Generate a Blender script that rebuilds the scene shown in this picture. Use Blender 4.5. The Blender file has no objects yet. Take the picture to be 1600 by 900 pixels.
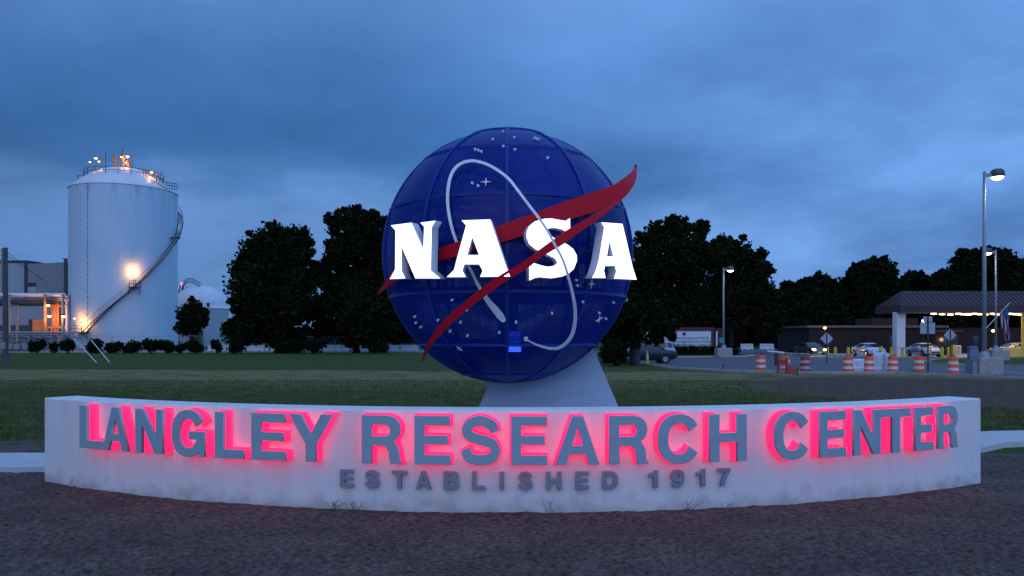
import bpy, math, random
import numpy as np
from mathutils import Vector, Matrix
random.seed(7); RNG = np.random.default_rng(7)
S = bpy.context.scene
COL = S.collection
R = math.radians
PI = math.pi
# ------------------------------------------------------------------ camera
F = 1200.0          # focal length in pixels of the 1600 px wide photograph
EYE = 2.0
HOR = 528.0
cam = bpy.data.objects.new('camera', bpy.data.cameras.new('camera'))
COL.objects.link(cam)
cam.location = (0, 0, EYE); cam.rotation_euler = (R(90), 0, 0)
cam.data.sensor_width = 36.0; cam.data.lens = F / 1600 * 36
cam.data.shift_y = (HOR - 450) / 1600
cam.data.clip_start = 0.1; cam.data.clip_end = 9000
S.camera = cam
# ------------------------------------------------------------------ exposure
S.view_settings.view_transform = 'Standard'; S.view_settings.look = 'None'
S.view_settings.exposure = 0.0; S.view_settings.gamma = 1.0
# ------------------------------------------------------------------ world: overcast dusk sky
W = bpy.data.worlds.new('World'); S.world = W; W.use_nodes = True
def build_world():
    nt = W.node_tree; N = nt.nodes; L = nt.links; N.clear()
    out = N.new('ShaderNodeOutputWorld'); bg = N.new('ShaderNodeBackground')
    L.new(bg.outputs[0], out.inputs[0])
    tc = N.new('ShaderNodeTexCoord'); sep = N.new('ShaderNodeSeparateXYZ'); L.new(tc.outputs['Generated'], sep.inputs[0])
    def M(op, a, b=None, c=None, clamp=False):
        n = N.new('ShaderNodeMath'); n.operation = op; n.use_clamp = clamp
        for i, v in enumerate((a, b, c)):
            if v is None: continue
            if isinstance(v, (int, float)): n.inputs[i].default_value = v
            else: L.new(v, n.inputs[i])
        return n.outputs[0]
    zc = M('MAXIMUM', sep.outputs[2], 0.0)
    den = M('ADD', zc, 0.22)
    px = M('DIVIDE', sep.outputs[0], den); py = M('DIVIDE', sep.outputs[1], den)
    cmb = N.new('ShaderNodeCombineXYZ'); L.new(px, cmb.inputs[0]); L.new(py, cmb.inputs[1])
    def noise(vec, scale, detail, rough, off):
        mp = N.new('ShaderNodeMapping'); L.new(vec, mp.inputs[0]); mp.inputs['Location'].default_value = off
        n = N.new('ShaderNodeTexNoise'); L.new(mp.outputs[0], n.inputs['Vector'])
        n.inputs['Scale'].default_value = scale; n.inputs['Detail'].default_value = detail; n.inputs['Roughness'].default_value = rough
        return n.outputs[0]
    n1 = noise(cmb.outputs[0], 0.42, 5, 0.5, (3.1, 1.7, 0.4))
    n2 = noise(cmb.outputs[0], 1.3, 7, 0.55, (8.2, 5.5, 2.0))
    n3 = noise(cmb.outputs[0], 1.35, 8, 0.55, (2.2, 9.5, 1.0))
    # the cloud deck's bands: elevation warped by the noise
    e = M('ADD', zc, M('MULTIPLY', M('SUBTRACT', n1, 0.5), 0.26))
    e = M('ADD', e, M('MULTIPLY', M('SUBTRACT', n2, 0.5), 0.20))
    e = M('ADD', e, M('MULTIPLY', sep.outputs[0], SKY_TILT))
    cr = N.new('ShaderNodeValToRGB'); L.new(e, cr.inputs[0])
    els = cr.color_ramp.elements
    stops = SKY_STOPS
    els[0].position, els[0].color = stops[0][0], (*stops[0][1], 1)
    els[1].position, els[1].color = stops[-1][0], (*stops[-1][1], 1)
    for p, c in stops[1:-1]:
        q = els.new(p); q.color = (*c, 1)
    cr.color_ramp.interpolation = 'B_SPLINE'
    # the dark band thins out towards the right: there the deck is a soft mottled grey blue
    pale = N.new('ShaderNodeMix'); pale.data_type = 'RGBA'; L.new(M('MULTIPLY_ADD', n3, 3.2, -1.1, clamp=True), pale.inputs[0])
    pale.inputs[6].default_value = (.070, .180, .45, 1); pale.inputs[7].default_value = (.150, .32, .69, 1)
    mx = N.new('ShaderNodeMix'); mx.data_type = 'RGBA'; L.new(M('MULTIPLY_ADD', sep.outputs[0], 1.7, .12, clamp=True), mx.inputs[0])
    lo = M('SUBTRACT', 1.0, M('MULTIPLY_ADD', zc, 6.0, -1.7, clamp=True))
    fm = M('MULTIPLY', M('MULTIPLY', M('MULTIPLY_ADD', sep.outputs[0], 1.7, .12, clamp=True), lo), .85); L.new(fm, mx.inputs[0])
    L.new(cr.outputs[0], mx.inputs[6]); L.new(pale.outputs[2], mx.inputs[7])
    # brighter western sky behind the camera
    back = M('MULTIPLY', M('MAXIMUM', M('MULTIPLY', sep.outputs[1], -1.0), 0.0), SKY_BACK)
    gain = M('ADD', M('ADD', 1.0, M('MULTIPLY', sep.outputs[0], 0.46)), M('ADD', back, M('MULTIPLY', M('SUBTRACT', n3, .5), .85)))
    sc = N.new('ShaderNodeVectorMath'); sc.operation = 'SCALE'; L.new(mx.outputs[2], sc.inputs[0]); L.new(gain, sc.inputs['Scale'])
    sky = N.new('ShaderNodeTexSky'); sky.sky_type = 'NISHITA'; sky.sun_disc = False
    sky.sun_elevation = R(2); sky.sun_rotation = R(180); sky.air_density = 1.5; sky.dust_density = 2.0; sky.ozone_density = 4
    s2 = N.new('ShaderNodeVectorMath'); s2.operation = 'SCALE'; L.new(sky.outputs[0], s2.inputs[0]); s2.inputs['Scale'].default_value = 0.03
    ad = N.new('ShaderNodeVectorMath'); ad.operation = 'ADD'; L.new(sc.outputs[0], ad.inputs[0]); L.new(s2.outputs[0], ad.inputs[1])
    L.new(ad.outputs[0], bg.inputs[0]); bg.inputs[1].default_value = 1.0
SKY_BACK = 0.55
SKY_TILT = 0.05
SKY_STOPS = [(0.0, (.115, .28, .66)), (0.09, (.14, .32, .70)), (0.135, (.13, .295, .66)), (0.175, (.040, .145, .40)), (0.25, (.042, .155, .44)),
             (0.34, (.095, .245, .60)), (0.46, (.170, .355, .77)), (0.8, (.18, .36, .78))]
build_world()

sun = bpy.data.objects.new('sun', bpy.data.lights.new('sun', 'SUN')); COL.objects.link(sun)
sun.data.energy = 0.36; sun.data.angle = R(60); sun.data.color = (1.0, 0.80, 0.74)
sun.rotation_euler = (R(90 - 28), 0, R(-10))     # very soft last light from behind the camera
# ------------------------------------------------------------------ helpers
def X(px, Y): return (px - 800) * Y / F
def Z(py, Y): return EYE - (py - HOR) * Y / F
def YG(py): return EYE * F / (py - HOR)

def tag(o, label=None, cat=None, group=None, kind=None):
    if label: o['label'] = label
    if cat: o['category'] = cat
    if group: o['group'] = group
    if kind: o['kind'] = kind
    return o
def thing(name, label, cat, loc=(0, 0, 0), rz=0, group=None):
    o = bpy.data.objects.new(name, None); COL.objects.link(o)
    o.location = loc; o.rotation_euler = (0, 0, rz); o.empty_display_size = 0.3
    return tag(o, label, cat, group)
def copy_tree(o, parent=None):
    c = o.copy(); COL.objects.link(c)
    if parent: c.parent = parent
    for ch in list(o.children): copy_tree(ch, c)
    return c
class MB:
    def __init__(s): s.v = []; s.f = []; s.m = []
    def add(s, vs, fs, mi=0):
        n = len(s.v); s.v += [tuple(v) for v in vs]
        for f in fs: s.f.append(tuple(i + n for i in f)); s.m.append(mi)
        return s
    def box(s, x0, x1, y0, y1, z0, z1, mi=0, rz=0, c=None):
        vs = [(x, y, z) for z in (z0, z1) for y in (y0, y1) for x in (x0, x1)]
        if rz:
            cx, cy = c or ((x0 + x1) / 2, (y0 + y1) / 2); ca, sa = math.cos(rz), math.sin(rz)
            vs = [(cx + (x - cx) * ca - (y - cy) * sa, cy + (x - cx) * sa + (y - cy) * ca, z) for x, y, z in vs]
        return s.add(vs, [(0, 2, 3, 1), (4, 5, 7, 6), (0, 1, 5, 4), (2, 6, 7, 3), (0, 4, 6, 2), (1, 3, 7, 5)], mi)
    def bbox(s, x0, x1, y0, y1, z0, z1, b=.02, mi=0):   # box with chamfered upright edges and top
        ring = lambda i: [(x0 + b + i, y0 + i), (x1 - b - i, y0 + i), (x1 - i, y0 + b + i), (x1 - i, y1 - b - i), (x1 - b - i, y1 - i), (x0 + b + i, y1 - i), (x0 + i, y1 - b - i), (x0 + i, y0 + b + i)]
        vs = [(x, y, z0) for x, y in ring(0)] + [(x, y, z1 - b) for x, y in ring(0)] + [(x, y, z1) for x, y in ring(b)]
        fs = [tuple(range(7, -1, -1)), tuple(range(16, 24))]
        for k in (0, 8):
            for i in range(8): fs.append((k + i, k + (i + 1) % 8, k + 8 + (i + 1) % 8, k + 8 + i))
        return s.add(vs, fs, mi)
    def tube(s, p, q, r, r2=None, n=8, mi=0):
        p, q = Vector(p), Vector(q); d = (q - p)
        if d.length < 1e-6: return s
        d.normalize(); a = d.orthogonal().normalized(); b = d.cross(a); r2 = r if r2 is None else r2
        vs = []
        for c, rr in ((p, r), (q, r2)):
            for i in range(n):
                t = 2 * PI * i / n; vs.append(c + (a * math.cos(t) + b * math.sin(t)) * rr)
        fs = [(i, (i + 1) % n, n + (i + 1) % n, n + i) for i in range(n)] + [tuple(range(n - 1, -1, -1)), tuple(range(n, 2 * n))]
        return s.add(vs, fs, mi)
    def path(s, pts, r, n=6, mi=0):
        for a, b in zip(pts[:-1], pts[1:]): s.tube(a, b, r, n=n, mi=mi)
        return s
    def lathe(s, prof, c=(0, 0, 0), n=24, mi=0, a0=0, a1=2 * PI):
        vs = []; full = abs(a1 - a0 - 2 * PI) < 1e-6; m = n if full else n + 1
        for r, z in prof:
            for i in range(m):
                t = a0 + (a1 - a0) * i / n; vs.append((c[0] + r * math.cos(t), c[1] + r * math.sin(t), c[2] + z))
        fs = []
        for k in range(len(prof) - 1):
            for i in range(n):
                j = (i + 1) % m; fs.append((k * m + i, k * m + j, (k + 1) * m + j, (k + 1) * m + i))
        return s.add(vs, fs, mi)
    def build(s, name, mats, parent=None, smooth=False, loc=None):
        me = bpy.data.meshes.new(name); me.from_pydata(s.v, [], s.f)
        if not isinstance(mats, (list, tuple)): mats = [mats]
        for m in mats: me.materials.append(m)
        me.polygons.foreach_set('material_index', s.m)
        if smooth: me.polygons.foreach_set('use_smooth', [True] * len(s.f))
        me.update()
        o = bpy.data.objects.new(name, me); COL.objects.link(o)
        if parent: o.parent = parent
        if loc: o.location = loc
        return o

# ------------------------------------------------------------------ materials
def mat(name, col, rough=.6, metal=0, var=.12, vscale=6, bump=0, bscale=40, emit=None, est=0, spec=.5, col2=None, trans=0, stretch=(1, 1, 1), detail=4):
    m = bpy.data.materials.new(name); m.use_nodes = True
    nt = m.node_tree; N = nt.nodes; L = nt.links; p = N['Principled BSDF']
    p.inputs['Roughness'].default_value = rough; p.inputs['Metallic'].default_value = metal
    p.inputs['Specular IOR Level'].default_value = spec
    tc = N.new('ShaderNodeTexCoord'); mp = N.new('ShaderNodeMapping'); L.new(tc.outputs['Object'], mp.inputs[0]); mp.inputs['Scale'].default_value = stretch
    if var or col2:
        n = N.new('ShaderNodeTexNoise'); L.new(mp.outputs[0], n.inputs['Vector'])
        n.inputs['Scale'].default_value = vscale; n.inputs['Detail'].default_value = detail; n.inputs['Roughness'].default_value = .6
        r = N.new('ShaderNodeValToRGB'); L.new(n.outputs[0], r.inputs[0])
        r.color_ramp.elements[0].position = .32; r.color_ramp.elements[1].position = .68
        c2 = col2 or tuple(min(1, c * (1 + var)) for c in col); c1 = col if col2 else tuple(c * (1 - var) for c in col)
        r.color_ramp.elements[0].color = (*c1, 1); r.color_ramp.elements[1].color = (*c2, 1)
        L.new(r.outputs[0], p.inputs['Base Color'])
    else: p.inputs['Base Color'].default_value = (*col, 1)
    if bump:
        b = N.new('ShaderNodeBump'); n2 = N.new('ShaderNodeTexNoise'); L.new(mp.outputs[0], n2.inputs['Vector'])
        n2.inputs['Scale'].default_value = bscale; n2.inputs['Detail'].default_value = 6
        L.new(n2.outputs[0], b.inputs['Height']); b.inputs['Strength'].default_value = bump; b.inputs['Distance'].default_value = .02
        L.new(b.outputs[0], p.inputs['Normal'])
    if emit:
        p.inputs['Emission Color'].default_value = (*emit, 1); p.inputs['Emission Strength'].default_value = est
    if trans: p.inputs['Transmission Weight'].default_value = trans
    return m

def point(parent, loc, W_, col, rad=.12, name='lamp_light'):
    l = bpy.data.objects.new(name, bpy.data.lights.new(name, 'POINT')); COL.objects.link(l)
    l.location = loc; l.data.energy = W_; l.data.color = col; l.data.shadow_soft_size = rad
    if parent: l.parent = parent
    return l
WARM = (1, .36, .08); WHITE = (1, .9, .75)
m_white = mat('white_paint', (.72, .73, .74), .5, var=.06, vscale=1.2)
m_steel = mat('galvanised_steel', (.30, .32, .34), .45, .6, var=.1)
m_dark = mat('dark_metal', (.05, .052, .056), .5, .4)
m_black = mat('black_rubber', (.02, .02, .02), .8)
m_glass = mat('dark_glass', (.02, .025, .03), .08, 0, var=0, spec=.8)
m_conc = mat('concrete', (.36, .35, .34), .85, var=.15, vscale=3, bump=.3)
m_warmemit = mat('sodium_lamp', (1, .6, .3), emit=(1, .40, .09), est=12, var=0)
m_whiteemit = mat('white_lamp', (1, 1, 1), emit=(1, .93, .85), est=9, var=0)
# ================================================================== GROUND
def vtx_noise(x, y, seed=0):      # smooth pseudo noise for mesh heights
    v = 0; a = 1; f = 1
    for k in range(5):
        v = v + a * np.sin(x * f * 1.7 + seed + k * 2.1 + 1.3 * np.sin(y * f * 1.1 + k)) * np.sin(y * f * 2.3 + seed * 1.7 + k + 1.1 * np.sin(x * f * .9 - k))
        a *= .55; f *= 1.93
    return v
def grid_obj(name, x0, x1, y0, y1, nx, ny, zf, m, smooth=True):
    xs = np.linspace(x0, x1, nx); ys = np.linspace(y0, y1, ny); gx, gy = np.meshgrid(xs, ys)
    gz = zf(gx, gy); V = np.stack([gx, gy, gz], -1).reshape(-1, 3)
    i = np.arange(ny - 1)[:, None] * nx + np.arange(nx - 1)[None]
    Fq = np.stack([i, i + 1, i + nx + 1, i + nx], -1).reshape(-1, 4)
    me = bpy.data.meshes.new(name); me.from_pydata(V.tolist(), [], Fq.tolist()); me.materials.append(m)
    if smooth: me.polygons.foreach_set('use_smooth', [True] * len(Fq))
    o = bpy.data.objects.new(name, me); COL.objects.link(o); tag(o, kind='structure'); return o

def lawn_material():
    m = bpy.data.materials.new('lawn'); m.use_nodes = True; nt = m.node_tree; N = nt.nodes; L = nt.links; p = N['Principled BSDF']
    p.inputs['Roughness'].default_value = .95; p.inputs['Specular IOR Level'].default_value = .1
    tc = N.new('ShaderNodeTexCoord'); sep = N.new('ShaderNodeSeparateXYZ'); L.new(tc.outputs['Object'], sep.inputs[0])
    def noise(scale, st=(1, 1, 1), detail=5, rough=.6):
        mp = N.new('ShaderNodeMapping'); L.new(tc.outputs['Object'], mp.inputs[0]); mp.inputs['Scale'].default_value = st
        n = N.new('ShaderNodeTexNoise'); L.new(mp.outputs[0], n.inputs['Vector']); n.inputs['Scale'].default_value = scale
        n.inputs['Detail'].default_value = detail; n.inputs['Roughness'].default_value = rough; return n.outputs[0]
    def M(op, a, b=None, c=None, clamp=False):
        n = N.new('ShaderNodeMath'); n.operation = op; n.use_clamp = clamp
        for i, v in enumerate((a, b, c)):
            if v is None: continue
            if isinstance(v, (int, float)): n.inputs[i].default_value = v
            else: L.new(v, n.inputs[i])
        return n.outputs[0]
    def mix(f, a, b):
        n = N.new('ShaderNodeMix'); n.data_type = 'RGBA'; L.new(f, n.inputs[0])
        for i, v in ((6, a), (7, b)):
            if isinstance(v, tuple): n.inputs[i].default_value = (*v, 1)
            else: L.new(v, n.inputs[i])
        return n.outputs[2]
    def smooth(v, a, b):
        n = N.new('ShaderNodeMapRange'); n.interpolation_type = 'SMOOTHSTEP'; L.new(v, n.inputs[0]); n.inputs[1].default_value = a; n.inputs[2].default_value = b; return n.outputs[0]
    fine = noise(9, (1, .35, 1), 6, .7); big = noise(.16, (1, 2.2, 1)); mid = noise(1.1, (.5, 1.2, 1))
    c = mix(smooth(fine, .3, .7), (.022, .050, .009), (.090, .130, .030))
    c = mix(M('MULTIPLY', smooth(big, .4, .65), .6), c, (.055, .062, .018))
    mow = noise(.9, (.05, 1, 1), 3, .5); c = mix(M('MULTIPLY', smooth(mow, .45, .6), .45), c, (.10, .12, .04))
    # the dry, worn mowing track across the lawn
    wy = M('ADD', sep.outputs[1], M('MULTIPLY', M('SUBTRACT', big, .5), 9)); wy = M('ADD', wy, M('MULTIPLY', sep.outputs[0], .10))
    band = M('MULTIPLY', smooth(wy, 27, 34), M('SUBTRACT', 1, smooth(wy, 45, 47)))
    band = M('MULTIPLY', band, smooth(noise(1.6, (.35, 1.6, 1), 7, .7), .36, .62))
    c = mix(M('MULTIPLY', band, .9), c, (.34, .25, .12))
    # bare soil on the right between the sign and the road
    dx = M('SUBTRACT', sep.outputs[0], 17.5); dy = M('SUBTRACT', sep.outputs[1], 30)
    d = M('SQRT', M('ADD', M('POWER', M('DIVIDE', dx, 8.5), 2), M('POWER', M('DIVIDE', dy, 10), 2)))
    d = M('ADD', d, M('MULTIPLY', M('SUBTRACT', noise(.5, (1, 1, 1), 5), .5), 1.3))
    bare = M('SUBTRACT', 1, smooth(d, .85, 1.1))
    soil = mix(smooth(fine, .3, .7), (.075, .050, .036), (.17, .115, .085))
    c = mix(bare, c, soil)
    L.new(c, p.inputs['Base Color'])
    b = N.new('ShaderNodeBump'); L.new(noise(14, (1, 1, 1), 8, .7), b.inputs['Height']); b.inputs['Strength'].default_value = .8; b.inputs['Distance'].default_value = .06
    L.new(b.outputs[0], p.inputs['Normal'])
    return m
def soil_material():
    m = mat('soil', (.066, .047, .038), .95, col2=(.26, .190, .155), vscale=17, detail=10, spec=.08)  # random soil tones, contrast widened to put bump shading into the colour too
    nt = m.node_tree; N = nt.nodes; L = nt.links; p = N['Principled BSDF']
    tc = N.new('ShaderNodeTexCoord')
    prev = None
    for sc, dist, st in ((5, .09, .9), (24, .03, .9), (90, .010, .8)):
        n = N.new('ShaderNodeTexNoise'); L.new(tc.outputs['Object'], n.inputs['Vector']); n.inputs['Scale'].default_value = sc; n.inputs['Detail'].default_value = 5; n.inputs['Roughness'].default_value = .65
        b = N.new('ShaderNodeBump'); L.new(n.outputs[0], b.inputs['Height']); b.inputs['Distance'].default_value = dist; b.inputs['Strength'].default_value = st
        if prev: L.new(prev.outputs[0], b.inputs['Normal'])
        prev = b
    L.new(prev.outputs[0], p.inputs['Normal'])
    src = p.inputs['Base Color'].links[0].from_socket
    n = N.new('ShaderNodeTexNoise'); L.new(tc.outputs['Object'], n.inputs['Vector']); n.inputs['Scale'].default_value = 1.1; n.inputs['Detail'].default_value = 6; n.inputs['Roughness'].default_value = .65
    r = N.new('ShaderNodeMapRange'); L.new(n.outputs[0], r.inputs[0]); r.inputs[1].default_value = .38; r.inputs[2].default_value = .62; r.inputs[3].default_value = .0; r.inputs[4].default_value = .8
    mx = N.new('ShaderNodeMix'); mx.data_type = 'RGBA'; mx.blend_type = 'MULTIPLY'; L.new(r.outputs[0], mx.inputs[0]); L.new(src, mx.inputs[6]); mx.inputs[7].default_value = (.66, .66, .72, 1)
    L.new(mx.outputs[2], p.inputs['Base Color'])
    return m
m_lawn = lawn_material(); m_soil = soil_material()
ground = MB().add([(-3500, -200, 0), (3500, -200, 0), (3500, 6000, 0), (-3500, 6000, 0), (-17, 1.5, 0), (17, 1.5, 0), (17, 11.3, 0), (-17, 11.3, 0), (-16, 2.6, -.14), (16, 2.6, -.14), (16, 10.9, -.14), (-16, 10.9, -.14)],
    [(0, 1, 5, 4), (1, 2, 6, 5), (2, 3, 7, 6), (3, 0, 4, 7), (4, 5, 9, 8), (5, 6, 10, 9), (6, 7, 11, 10), (7, 4, 8, 11), (8, 9, 10, 11)]).build('ground', m_lawn); tag(ground, kind='structure')

# curved wall geometry shared by soil, path and sign
WCX, WCY, WR = 0.06, 20.76, 12.10
def on_wall(a, r, z): return (WCX + r * math.sin(a), WCY - r * math.cos(a), z)
def ang_of_px(px, r):          # angle on the arc of radius r seen at image column px
    t = (px - 800) / F
    # solve (WCX + r sin a) = t (WCY - r cos a)
    lo, hi = -.9, .9
    g = lambda a: WCX + r * math.sin(a) - t * (WCY - r * math.cos(a))
    for _ in range(60):
        mid = (lo + hi) / 2
        if g(mid) > 0: hi = mid
        else: lo = mid
    return (lo + hi) / 2
def soil_z(x, y):
    edge = 15.3 + .5 * np.sin(x * .7) + .35 * np.sin(x * 1.9 + 1) - np.clip((x - 4) * .22, 0, 3.0)
    m = np.clip((edge - y) / .8, -1, 1)
    bumps = .012 * vtx_noise(x * 1.6, y * 1.6, 1) + .009 * vtx_noise(x * 7.1, y * 7.1, 4) + .006 * vtx_noise(x * 19, y * 19, 2)
    bumps = bumps * np.clip((np.hypot(x - WCX, y - WCY) - WR) / 1.5, .4, 1.7)
    h = .008 + bumps + .03 * np.clip((y - 10.4) / 1.5, 0, 1) + .04 * np.clip((2.9 - y) / .5, 0, 1)
    # heaped a little against the wall foot
    rr = np.hypot(x - WCX, y - WCY)
    h = h + .03 * np.exp(-((rr - WR - .12) / .22) ** 2) * (np.abs(x) < 6.4)
    # pushed down under the concrete path
    return np.where(m < .999, -.06 + (h + .06) * np.clip(m, 0, 1), h) - .0 
soil = grid_obj('soil', -17, 17, 2.0, 17, 1000, 560, soil_z, m_soil)
# --- loose clods and stones on the soil (uncountable)
def clods():
    mb = MB(); rs = np.random.default_rng(3)
    for i in range(11000):
        y = 2.6 + 9.5 * rs.random() ** 1.3; x = (rs.random() * 2 - 1) * (y * .72 + .6)
        if math.hypot(x - WCX, y - WCY) < WR + .03 and abs(x) < 6.6 and y > 8: continue
        if y > 11: continue
        s = .004 + .020 * rs.random() ** 4
        z = float(soil_z(np.array(x), np.array(y)))
        a = rs.random() * 6.3
        vs = []
        for k in range(6):
            t = a + k * PI / 3; r = s * (.7 + .6 * rs.random()); vs.append((x + r * math.cos(t), y + r * math.sin(t), z - .004))
        for k in range(3):
            t = a + k * 2 * PI / 3; r = s * .55 * (.6 + .7 * rs.random()); vs.append((x + r * math.cos(t), y + r * math.sin(t), z + s * (.6 + .5 * rs.random())))
        fs = [(6, 7, 8)]
        for k in range(3):
            fs += [(2 * k, 2 * k + 1, 6 + k), (2 * k + 1, (2 * k + 2) % 6, 6 + (k + 1) % 3), (2 * k + 1, 6 + (k + 1) % 3, 6 + k)]
        mb.add(vs, fs)
    o = mb.build('gravel', mat('clod', (.14, .115, .10), .95, var=.4, vscale=30, spec=.1)); tag(o, 'loose clods and pebbles scattered over the bare soil', 'gravel', kind='stuff')
clods()
# --- concrete path behind the sign
def path_ribbon():
    pts = [(-30, 12.2), (-16, 12.0), (-9.5, 12.0), (-7.2, 12.0), (-6.0, 12.05)]
    for k in range(9):
        a = -.42 + .84 * k / 8; pts.append((WCX + 10.6 * math.sin(a), WCY - 10.6 * math.cos(a)))
    pts += [(6.6, 13.0), (8.6, 14.6), (10.0, 15.0), (14, 15.5), (22, 16.4), (34, 18)]
    mb = MB(); vs = []
    for i, (x, y) in enumerate(pts):
        a = pts[max(i - 1, 0)]; b = pts[min(i + 1, len(pts) - 1)]
        d = Vector((b[0] - a[0], b[1] - a[1])).normalized(); n = Vector((-d.y, d.x)); w = .72
        for s in (-1, 1):
            for z in (-.05, .10): vs.append((x + n.x * w * s, y + n.y * w * s, z))
    fs = []
    for i in range(len(pts) - 1):
        k = 4 * i
        fs += [(k + 1, k + 5, k + 7, k + 3), (k, k + 4, k + 5, k + 1), (k + 2, k + 3, k + 7, k + 6)]
    mb.add(vs, fs); o = mb.build('path', mat('path_concrete', (.55, .55, .55), .8, var=.08, vscale=2, bump=.2)); tag(o, kind='structure')
path_ribbon()
# --- road and kerbs on the right
m_asph = mat('asphalt', (.10, .10, .105), .8, var=.2, vscale=1.2, bump=.3, bscale=60)
def strip(name, poly, z, m, thick=0):
    vs = [(x, y, z) for x, y in poly]; n = len(vs); fs = [tuple(range(n))]
    if thick:
        vs += [(x, y, z - thick) for x, y in poly]; fs += [(i, n + i, n + (i + 1) % n, (i + 1) % n) for i in range(n)]
    o = MB().add(vs, fs).build(name, m); tag(o, kind='structure'); return o
def gp(px, py): Y = YG(py); return (X(px, Y), Y)
road_near = [gp(935, 562), gp(1000, 569), gp(1050, 576), gp(1120, 580), gp(1200, 582.5), gp(1300, 584), gp(1400, 584.5), gp(1500, 588), gp(1600, 594), gp(1720, 602)]
road_far = [(160, 118), (120, 130), (60, 140), (20, 132), (8, 110)]
strip('road', road_near + road_far, .008, m_asph)
strip('far_road', [(-180, 101), (-8, 106), (8, 110), (8, 128), (-180, 124)], .006, mat('pale_asphalt', (.20, .20, .21), .8, var=.15, vscale=.8))
def kerb(name, pts, w=.16, h=.13, m=None):
    mb = MB()
    vs = []
    for i, (x, y) in enumerate(pts):
        a = pts[max(i - 1, 0)]; b = pts[min(i + 1, len(pts) - 1)]
        d = Vector((b[0] - a[0], b[1] - a[1])).normalized(); n = Vector((-d.y, d.x))
        for s in (-1, 1):
            for z in (-.02, h): vs.append((x + n.x * w * s, y + n.y * w * s, z))
    for i in range(len(pts) - 1):
        k = 4 * i; mb_f = [(k + 1, k + 5, k + 7, k + 3), (k, k + 4, k + 5, k + 1), (k + 2, k + 3, k + 7, k + 6)]
        mb.f += mb_f; mb.m += [0] * 3
    mb.v = vs; o = mb.build(name, m or m_conc); tag(o, kind='structure')
kerb('kerb', road_near)
isl = [gp(1445, 565.5), gp(1470, 562), gp(1560, 559.5), gp(1640, 559), gp(1720, 560), gp(1720, 578), gp(1600, 573), gp(1560, 571.5), gp(1490, 570), gp(1455, 568)]
strip('grass_island', isl, .10, m_lawn, .1); kerb('island_kerb', isl + isl[:1], .12, .11)
isl2 = [gp(1040, 554), gp(1125, 553.6), gp(1160, 554), gp(1178, 556), gp(1160, 557.4), gp(1060, 558.5), gp(1040, 557)]
strip('grass_verge', isl2, .10, m_lawn, .1); kerb('verge_kerb', isl2 + isl2[:1], .15, .11, mat('pale_kerb', (.5, .47, .43), .8))
m_line = mat('road_paint', (.62, .62, .58), .7, var=.2, vscale=4)
for (a, b, w) in ((gp(1500, 577), gp(1640, 586), .08), (gp(1240, 572), gp(1420, 573), .07), (gp(1268, 581.8), gp(1330, 582.5), .10)):
    d = Vector((b[0] - a[0], b[1] - a[1])).normalized(); n = Vector((-d.y, d.x)) * w
    strip('road_marking', [(a[0] + n.x, a[1] + n.y), (a[0] - n.x, a[1] - n.y), (b[0] - n.x, b[1] - n.y), (b[0] + n.x, b[1] + n.y)], .013, m_line)
gatepad = strip('gate_pavement', [(33, 78), (120, 78), (120, 100), (33, 100)], .012, mat('pale_concrete', (.34, .33, .31), .8))

# --- grass blades (stuff)
def grass_blades():
    rs = np.random.default_rng(5); vs = []; n = 0
    Ys = []; Xs = []
    while len(Xs) < 52000:
        y = 14.2 + 22 * rs.random(4000) ** 1.25; x = (rs.random(4000) * 2 - 1) * y * .70
        e = 15.0 + .5 * np.sin(x * .7) + .35 * np.sin(x * 1.9 + 1) - np.clip((x - 4) * .22, 0, 3.0)
        d = np.sqrt(((x - 17.5) / 8) ** 2 + ((y - 30) / 9) ** 2)
        pathd = np.abs(y - np.interp(x, [6.6, 8.6, 10, 14, 22], [13, 14.6, 15, 15.5, 16.4])) < .85
        ok = (y > e) & ((d > 1) | (rs.random(4000) < .08)) & ~((x > 6) & pathd)
        hid = (np.abs(x / y) < .56) & (y < 21.5); ok &= ~hid
        Xs += x[ok].tolist(); Ys += y[ok].tolist()
    Xs = np.array(Xs); Ys = np.array(Ys); n = len(Xs)
    h = .035 + .05 * rs.random(n) + .06 * (rs.random(n) < .04); a = rs.random(n) * 6.28; w = .006 + .006 * rs.random(n) + Ys * .0003
    le = .05 * (rs.random((n, 2)) - .5)
    V = np.zeros((n, 3, 3)); V[:, 0, 0] = Xs - w * np.cos(a); V[:, 0, 1] = Ys - w * np.sin(a); V[:, 1, 0] = Xs + w * np.cos(a); V[:, 1, 1] = Ys + w * np.sin(a)
    V[:, 2, 0] = Xs + le[:, 0]; V[:, 2, 1] = Ys + le[:, 1]; V[:, 2, 2] = h
    me = bpy.data.meshes.new('grass'); me.from_pydata(V.reshape(-1, 3).tolist(), [], np.arange(3 * n).reshape(n, 3).tolist())
    me.materials.append(mat('grass_blade', (.04, .075, .016), .8, col2=(.19, .20, .08), vscale=1.4, spec=.15))
    o = bpy.data.objects.new('grass', me); COL.objects.link(o); tag(o, 'short rough grass of the lawn behind the curved sign', 'grass', kind='stuff')
grass_blades()

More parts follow.
